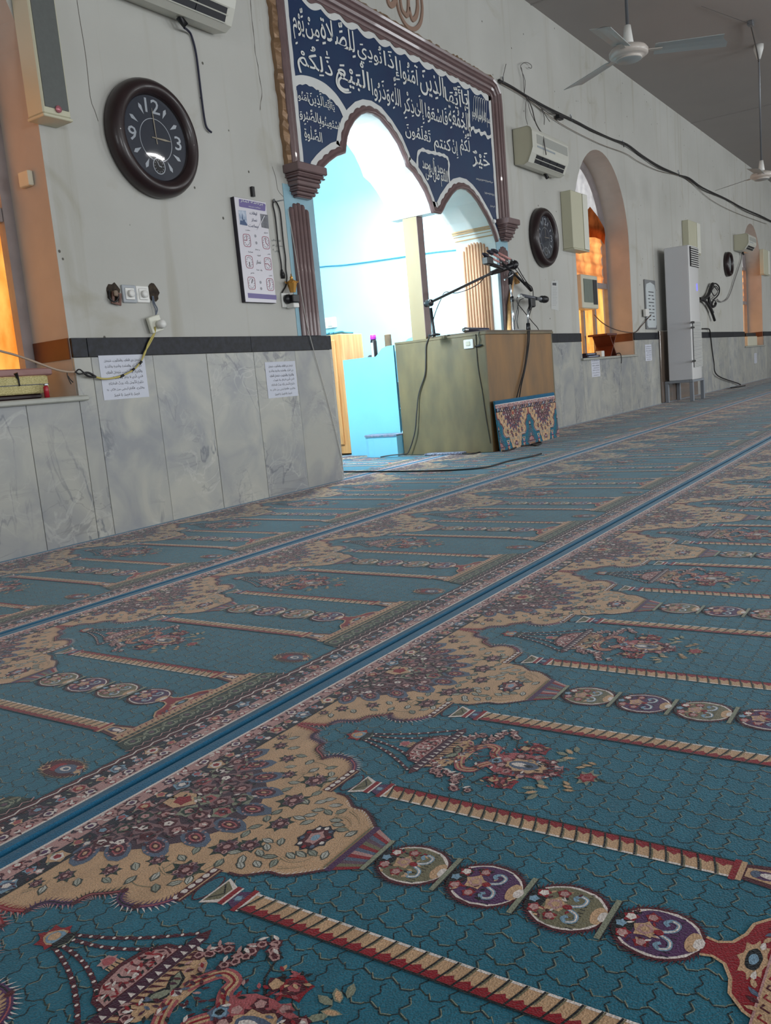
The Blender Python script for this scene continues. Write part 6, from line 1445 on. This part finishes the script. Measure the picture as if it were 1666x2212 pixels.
# ceiling fans
M_FAN = mat('fan_grey_enamel', (168, 174, 174), .35); M_FANH = mat('fan_cream_enamel', (200, 192, 184), .3)
def fan(px, py, angs, label, rod_m=M_STEEL, zb=2.66, R_=.64):
    c = G(px, py, zb); t = thing('ceiling_fan', label, 'fan', (c[0], c[1], 2.7)); T = Matrix.Translation((c[0], c[1], zb))
    mb = MB(); mb.lathe([(0, 0), (.085, 0), (.088, .006), (.075, .012), (.11, .018), (.128, .030), (.130, .055), (.115, .075), (.06, .095), (.03, .10)], T, 36); mb.build('motor_housing', M_FANH, t)
    mb = MB(); mb.lathe([(0, -.006), (.078, -.004), (.084, .0)], T, 30, cap=False); mb.build('bottom_disc', M_FAN, t)
    mb = MB(); mb.lathe([(.03, .10), (.036, .11), (.028, .17), (.022, .22), (0, .22)], T, 18); mb.build('lower_canopy', M_WHITEPL, t)
    MB().tube([(c[0], c[1], zb+.2), (c[0], c[1], H-.08)], .011, 10).build('down_rod', rod_m, t)
    mb = MB(); mb.lathe([(.02, H-zb-.16), (.055, H-zb-.05), (.058, H-zb-.002), (0, H-zb-.002)], T, 20); mb.build('ceiling_canopy', M_WHITEPL, t)
    for a in angs:
        Mr = T @ Matrix.Rotation(R(a), 4, 'Z') @ Matrix.Translation((0, 0, .05)) @ Matrix.Rotation(R(2.0), 4, 'Y')
        mb = MB(); Mt = Matrix.Rotation(R(-13), 4, 'X')
        mb.cbox(.10, .22, -.02, .02, -.003, .003, .002, M=Mr); mb.build('blade_iron', M_FANH, t)
        mb = MB(); n = 6; vs = []
        for i in range(n+1):
            x = .17+(R_-.17)*i/n; hw = .062+.012*i/n
            for y in (-hw, -hw*.3, hw*.4, hw): vs.append(Mr @ Mt @ Vector((x-(0.035 if (i == n and y < 0) else 0), y, .004*math.cos(y/hw*1.5)+.004)))
            for y in (hw, hw*.4, -hw*.3, -hw): vs.append(Mr @ Mt @ Vector((x-(0.035 if (i == n and y < 0) else 0), y, .004*math.cos(y/hw*1.5))))
        fs = [(i*8+k, i*8+(k+1) % 8, (i+1)*8+(k+1) % 8, (i+1)*8+k) for i in range(n) for k in range(8)]+[tuple(range(7, -1, -1)), tuple(range(n*8, n*8+8))]
        mb.add(vs, fs, 0, False); mb.build('blade', M_FAN, t)
    return t
fan(1359, 130, (-67, 58, 182), 'pale grey ceiling fan hanging near the top of the picture')
fan(1646, 388, (62, 182, 302), 'distant ceiling fan on a long rod at the right edge')
t = thing('ceiling_hook_wire', 'twisted wire and hook on the ceiling above the distant fan', 'wire')
hk = Vector((*G(1622, 52, H-.03), H-.03)); c2 = G(1646, 388, 2.66)
MB().tube(smooth_path([hk, Vector((c2[0]-.15, c2[1], H-.06)), Vector((c2[0]-.03, c2[1], H-.16)), Vector((c2[0], c2[1], H-.2))], 5), .008, 6).build('wire', mat('dull_wire', (84, 80, 78), .6), t)
MB().tube([hk+Vector((-.9, .3, .015)), hk], .0025, 5).build('thin_wire', MATS['dull_wire'], t)
MB().cbox(hk.x-.04, hk.x+.04, hk.y-.03, hk.y+.03, H-.05, H-.0005, .006).build('hook_plate', M_METAL, t)

# ================================================================ STANDING AIR CONDITIONER
t = thing('standing_air_conditioner', 'tall white floor-standing air conditioner on a grey steel stand', 'air conditioner', (12.76, -.26, 0))
x0, x1, y0, y1, z0, z1 = 12.48, 13.02, -.43, -.10, .31, 2.13
MB().cbox(x0, x1, y0+.010, y1, z0, z1, .008).build('cabinet', mat('ac_white', (206, 208, 212), .3), t)
mb = MB(); n = 10; vs = []
for z in (z0+.002, z1-.002):
    for i in range(n+1): u = i/n; vs.append((x0+(x1-x0)*u, y0+.0095-.014*math.sin(math.pi*u)**.5, z))
mb.add(vs, [(i, i+1, n+2+i, n+1+i) for i in range(n)]+[tuple(range(n, -1, -1)), tuple(range(n+1, 2*n+2))], 0, False); mb.build('front_panel', mat('ac_white_gloss', (214, 214, 214), .15), t)
zt0, zt1 = W(1500, 577, y0)[1], W(1500, 535, y0)[1]
MB().box(x0+.06, x1-.06, y0-.012, y0-.002, zt0, zt1).build('outlet_recess', M_DARK, t)
for k in range(9): z = zt0+(zt1-zt0)*(k+.5)/9; MB().box(x0+.065, x1-.065, y0-.020, y0-.0125, z-.006, z+.006).build('louvre', M_WHITEPL, t)
q = W(1505, 620, y0); MB().box(q[0]-.008, q[0]+.008, y0-.012, y0-.006, W(1505, 628, y0)[1], W(1505, 613, y0)[1]).build('display', mat('violet_display', (90, 90, 200), .3, emit=(110, 110, 255), estr=1.5), t)
zg0, zg1 = W(1505, 793, y0)[1], W(1503, 694, y0)[1]
MB().box(x0+.06, x1-.04, y0-.0085, y0-.0052, zg0, zg1).build('intake_recess', mat('grey_slot', (110, 112, 116), .5), t)
for k in range(40): z = zg0+(zg1-zg0)*(k+.5)/40; MB().box(x0+.060, x1-.040, y0-.014, y0-.0088, z-.0045, z+.0045).build('intake_slat', M_WHITEPL, t)
for py in (697, 708, 781): q = W3(1486, py, y0+.02); MB().cbox(x0-.10, x0+.05, y0-.035, y0-.023, q.z-.013, q.z+.013, .004).build('black_strap', M_BLACK, t)
M_STAND = mat('stand_grey', (136, 142, 150), .5, metal=.2)
for x in (12.47, 13.06):
    for y in (-.43, -.09): MB().cbox(x, x+.05, y, y+.05, .0125, z0-.035, .003).build('stand_leg', M_STAND, t)
for a in ((12.47, 13.11, -.43, -.38), (12.47, 13.11, -.09, -.04)): MB().cbox(*a, z0-.034, z0-.001, .003).build('stand_rail', M_STAND, t)
for a in ((12.47, 12.52, -.379, -.091), (13.06, 13.11, -.379, -.091)): MB().cbox(*a, z0-.034, z0-.001, .003).build('stand_rail', M_STAND, t)
# glossy boards left leaning behind it
mb = MB(); x0b, x1b = W(1424, 800)[0], W(1424, 800)[0]+1.95
mb.cbox(x0b, x1b, -.035, -.018, .02, 1.02, .004); tag(mb.build('glossy_board', mat('glossy_brown_board', (128, 112, 100), .12, coat=.6, noise=.2, nscale=3)), 'glossy brown board standing against the marble behind the standing air conditioner', 'board')
def w7(x, y, Y=-.05): return W3(1370+x/4.706, 450+y/4.706, Y)
t = thing('pipe_tangle', 'knot of black pipes and wires on the wall right of the standing air conditioner', 'pipe')
for pts, r_ in (([(660, 920), (700, 925), (740, 900), (765, 860), (785, 800), (800, 770)], .030), ([(690, 930), (730, 950), (770, 1010), (800, 1080), (820, 1140)], .022), ([(755, 900), (775, 960), (800, 1000), (825, 985), (830, 960)], .022), ([(760, 900), (770, 990), (800, 1060)], .024),
                ([(790, 770), (830, 765), (865, 800), (865, 860), (840, 900), (810, 930), (790, 990)], .012), ([(800, 780), (850, 840), (820, 890), (790, 840), (830, 790), (860, 830)], .008), ([(800, 930), (830, 950), (815, 1000), (790, 960), (820, 920)], .008)):
    MB().tube(smooth_path([w7(x, y, -.06) for x, y in pts], 4), r_, 7).build('pipe', M_CABLE, t)
t = thing('power_cord', 'grey cord running from the pipe tangle up to the distant air conditioner', 'cord')
MB().tube(smooth_path([w7(x, y, -.03) for x, y in ((845, 925), (870, 945), (905, 948), (950, 920), (985, 850), (1020, 740), (1060, 620), (1090, 520), (1095, 460))], 4), .010, 6).build('cord', mat('pale_wire', (140, 138, 136), .6), t)
t = thing('power_cord', 'dark power cord dropping from the standing air conditioner to the carpet', 'cord')
MB().tube(smooth_path([w7(x, y, Y) for x, y, Y in ((690, 1225, -.03), (750, 1225, -.03), (772, 1250, -.03), (790, 1400, -.03), (812, 1560, -.04), (850, 1700, -.06))]+[Vector((G(1370+x/4.706, 450+y/4.706)[0], min(-.07, G(1370+x/4.706, 450+y/4.706)[1]), .022)) for x, y in ((920, 1815), (985, 1837), (1060, 1828), (1130, 1815))], 5), .010, 6).build('cord', M_CABLE, t)

# ================================================================ WINDOW CURTAINS AND WHAT STANDS ON THE SILLS
def curtain_mat(name, a, b, sc=(1, 1, 1)):
    mt = bpy.data.materials.new(name); mt.use_nodes = True; nt = mt.node_tree; N = nt.nodes; L = nt.links; N.remove(N['Principled BSDF'])
    tc = N.new('ShaderNodeTexCoord'); mp = N.new('ShaderNodeMapping'); mp.inputs['Scale'].default_value = sc; L.new(tc.outputs['Object'], mp.inputs[0])
    nz = N.new('ShaderNodeTexNoise'); nz.inputs['Scale'].default_value = 5; nz.inputs['Detail'].default_value = 5; L.new(mp.outputs[0], nz.inputs['Vector'])
    rp = N.new('ShaderNodeValToRGB'); rp.color_ramp.elements[0].position = .35; rp.color_ramp.elements[1].position = .65; rp.color_ramp.elements[0].color = lin(a); rp.color_ramp.elements[1].color = lin(b); L.new(nz.outputs['Fac'], rp.inputs[0])
    d = N.new('ShaderNodeBsdfDiffuse'); tl = N.new('ShaderNodeBsdfTranslucent'); mx = N.new('ShaderNodeMixShader'); mx.inputs[0].default_value = .72
    L.new(rp.outputs[0], d.inputs[0]); L.new(rp.outputs[0], tl.inputs[0]); L.new(d.outputs[0], mx.inputs[1]); L.new(tl.outputs[0], mx.inputs[2]); L.new(mx.outputs[0], N['Material Output'].inputs[0]); return mt
M_CURT = curtain_mat('orange_curtain', (206, 118, 44), (250, 192, 104), (1, 1, .5)); M_CURT2 = curtain_mat('amber_curtain', (176, 104, 56), (238, 164, 96), (1, 1, .6)); M_PLASTIC = curtain_mat('grey_plastic_film', (120, 122, 130), (170, 172, 178))
def cloth(name, x0, x1, z0, z1, y, amp, waves, m_, parent=None, horiz=False, nx=60, nz=14, seed=1, label=None, hem=0.0):
    r_ = random.Random(seed); ph = [r_.uniform(0, 6) for _ in range(4)]; mb = MB(); vs = []
    for j in range(nz+1):
        for i in range(nx+1):
            u, v = i/nx, j/nz; s_ = (v if horiz else u); o_ = (u if horiz else v)
            yy = y+amp*(math.sin(s_*waves*6.283+ph[0]+.5*math.sin(o_*3+ph[1]))*.7+.3*math.sin(s_*waves*13.1+ph[2]+o_*2))
            vs.append((x0+(x1-x0)*u, yy, z0+(z1-z0)*v+(hem*math.sin(u*9+ph[3]) if j == 0 else 0)))
    mb.add(vs, [(j*(nx+1)+i, j*(nx+1)+i+1, (j+1)*(nx+1)+i+1, (j+1)*(nx+1)+i) for j in range(nz) for i in range(nx)], 0, True)
    return mb.build(name, m_, parent)
names = ('left', 'middle', 'far')
for i, c in enumerate(WINX):
    t = thing('curtain', 'orange sunlit curtain in the %s arched window' % names[i], 'curtain', (c, .36, 0))
    cloth('drape', c-.91, c+.91, .735, 1.62, .365, .012, 16, M_CURT, t, seed=i)
    cloth('drape', c-.91, c+.91, 1.60, 2.33, .358, .010, 5, M_CURT2, t, horiz=True, nx=20, nz=50, seed=i+5)
    t = thing('plastic_film', 'grey plastic film stretched over the top of the %s arched window' % names[i], 'film', (c, .35, 2.3))
    mb = MB(); fan_ = [(c-.90, 2.28), (c+.90, 2.28)]+arc(c, 2.1, .915, .985, 12, 168, 20); ce = (c, 2.5)
    vs = [(ce[0], .338, ce[1])]; rr = random.Random(i)
    for rad in (.5, 1.0): vs += [(ce[0]+(p[0]-ce[0])*rad, .342+rr.uniform(-.006, .004) if rad < 1 else .342, ce[1]+(p[1]-ce[1])*rad) for p in fan_]
    n = len(fan_); mb.add(vs, [(0, 1+k, 1+(k+1) % n) for k in range(n)]+[(1+k, 1+n+k, 1+n+(k+1) % n, 1+(k+1) % n) for k in range(n)]); mb.build('film', M_PLASTIC, t)
# middle window: hanging corner of cloth, window unit, book stand, books
mb = MB(); P_ = [W(*p, .27) for p in ((1272, 447), (1290, 468), (1303, 493), (1309, 507), (1309, 528), (1300, 517), (1283, 513), (1267, 513), (1267, 460))]
vs = []; fs = []; tr = tessellate_polygon([[Vector((p[0], p[1], 0)) for p in P_]])
mb.add([(p[0], .27+.02*math.sin(p[0]*40), p[1]) for p in P_], [tuple(q) for q in tr]); tag(mb.build('hanging_cloth', curtain_mat('brown_cloth', (120, 62, 30), (176, 96, 50))), 'brown triangular cloth hanging at the top of the middle window', 'cloth')
t = thing('window_cooler', 'ivory window air cooler with greenish front in the middle arched window', 'air conditioner')
a, b = W(1251, 590, .12), W(1291, 672, .12); zb_ = W(1291, 668, .12)[1]; zt_ = W(1252, 592, .12)[1]
xa, xb = a[0]+.02, b[0]
MB().cbox(xa, xb, .10, .27, zb_, zt_, .01).build('housing', M_IVORY, t)
MB().box(xa+.05, xb-.19, .094, .0995, zb_+.07, zt_-.05).build('front_grille', mat('greenish_panel', (112, 122, 112), .4, noise=.15, nscale=14, stretch=(8, 1, 1)), t)
MB().box(xb-.17, xb-.04, .094, .0995, zb_+.05, zt_-.05).build('side_vent', M_DARK, t)
t = thing('book_stand', 'folding brown wooden book stand on the sill of the middle window', 'book stand')
M_RW = mat('red_brown_wood', (104, 48, 30), .35, noise=.25, nscale=12); S0 = .7235
c = W3(1308, 748, .12)
for sg in (1, -1):
    Mr = Matrix.Translation((c.x, .13, S0+.125)) @ Matrix.Rotation(R(sg*48), 4, 'Y')
    mb = MB(); mb.cbox(-.17, .17, -.11, .11, -.008, .008, .003, M=Mr @ Matrix.Translation((0, 0, sg*.009))); mb.build('board', M_RW, t)
mb = MB(); Mr = Matrix.Translation((c.x-.02, .13, S0+.262)) @ Matrix.Rotation(R(0), 4, 'Y'); mb.cbox(-.22, .12, -.13, .12, -.012, .012, .004, M=Mr); tag(mb.build('closed_book', mat('maroon_cover', (92, 36, 30), .3)), 'maroon closed book lying on the wooden book stand', 'book')
for k in range(2):
    a, b = W3(1266, 766, .03), W3(1293, 766, .03); mb = MB(); mb.cbox(a.x+.02*k, b.x-.05*k, .01+.02*k, .16, S0+.0005+k*.027, S0+.026+k*.027, .003); o = mb.build('dark_book', mat('navy_cover', (20, 24, 48), .3)); tag(o, ('navy book lying flat at the left end of the middle sill, bottom one', 'smaller navy book on top of another at the left end of the middle sill')[k], 'book', 'navy books on the middle sill')
    MB().box(a.x+.03+.02*k, b.x-.06-.05*k, .0085+.02*k, .0098+.02*k, S0+.008+k*.027, S0+.018+k*.027).build('spine_title', mat('pale_foil', (150, 156, 176), .4), o)
a = W3(1300, 764, .03); mb = MB(); mb.cbox(a.x-.04, a.x+.05, .012, .09, S0+.0005, S0+.07, .004); tag(mb.build('white_box', M_WHITEPL), 'small white box beside the book stand on the middle sill', 'box')
mb = MB(); mb.tube(smooth_path([W3(1284, 680, .25), W3(1300, 696, .12), W3(1320, 708, .05), W3(1345, 716, .0), W3(1372, 718, -.012), W3(1385, 705, -.015), W3(1398, 690, -.03), W3(1407, 680, -.03)], 5), .006, 6)
tag(mb.build('loose_cable', mat('dull_wire2', (90, 70, 60), .6)), 'thin cable drooping from the middle window to the timetable board', 'cable')
mb = MB(); a = W3(1340, 769, -.05); mb.tube(smooth_path([a+Vector((0, .05, .03)), a+Vector((0, 0, .032)), a+Vector((.01, -.012, -.03)), a+Vector((0, -.01, -.09))], 4), .006, 6); tag(mb.build('wire_end', M_CABLE), 'short wire end hooked over the middle sill', 'wire')
# left window: golden box, boards, lighter
t = thing('golden_box', 'golden patterned box on the left window sill', 'box')
S1 = .7235
xr_ = W(107, 835, .02)[0]
zg = W(107, 848, .02)[1]; zgt = W(100, 810, .02)[1]
M_GB = mat('golden_weave', (232, 222, 168), .3, metal=.1, noise=.45, nscale=60, stretch=(2, 1, 6), rgb2=(176, 164, 104), bump=.6, bscale=70)
MB().cbox(xr_-.62, xr_, .02, .20, zg, zgt, .006).build('body', M_GB, t)
MB().box(xr_-.62, xr_-.002, .0175, .0195, (zg+zgt)/2-.002, (zg+zgt)/2+.002).build('lid_line', M_DARK, t)
q = W3(40, 820, .015); MB().tube([q+Vector((-.01, 0, .03)), q, q+Vector((.002, 0, -.03))], [.010, .004, .003], 8).build('tassel', M_CABLE, t)
t2 = thing('dark_tray', 'dark tray holding the golden box above the left sill', 'tray'); MB().cbox(xr_-.60, xr_-.03, .04, .20, S1+.0005, zg-.001, .006).build('tray', mat('dark_wood', (36, 16, 18), .5), t2)
mb = MB(); a = W(97, 800, .12); mb.cbox(a[0]-.75, a[0], .06, .19, zgt+.001, W(97, 796, .12)[1], .006); tag(mb.build('dusty_board', mat('dusty_mauve_board', (150, 112, 108), .5)), 'dusty mauve board lying on top of the golden box', 'board')
a = W3(101, 855, -.01); mb = MB(); mb.lathe([(.012, S1), (.012, S1+.05), (.009, S1+.055), (0, S1+.056)], Matrix.Translation((a.x, -.012, 0)), 10); t = thing('red_lighter', 'small red lighter standing beside the dark tray on the left sill', 'lighter'); mb.build('body', mat('red_plastic', (170, 34, 50), .3), t); MB().cbox(a.x-.009, a.x+.009, -.021, -.003, S1+.0562, S1+.066, .002).build('cap', M_METAL, t)
a = W3(29, 15, 0)
mb = MB(); q = XP(62, 388, 2.709); mb.cbox(2.68, 2.7088, q[0]-.04, q[0]+.04, q[1]-.035, q[1]+.035, .004); tag(mb.build('reveal_socket', M_IVORY), 'small ivory socket on the reveal of the left arched window', 'socket')
mb = MB(); a = W3(1068, 478, -.02); mb.lathe([(0, -.02), (.014, -.015), (.018, 0), (.012, .016), (0, .02)], Matrix.Translation(a), 12); tag(mb.build('small_bulb', mat('bulb', (240, 244, 246), .2)), 'small white bulb beside the right capital', 'bulb')
# far window: boxed ledge and black object
a = W3(1625, 722, .05); mb = MB(); mb.cbox(a.x-.35, a.x+.55, .08, .14, S0+.19, S0+.26, .006); tag(mb.build('black_bar', M_BLACK), 'black bar standing on the far window sill', 'bar')
mb = MB(); mb.cbox(a.x-.36, a.x+.56, .06, .16, S0+.0005, S0+.189, .006); tag(mb.build('pale_block', M_IVORY), 'pale block under the black bar on the far window sill', 'block')
bpy.data.objects.remove(_to); bpy.data.curves.remove(_tc)
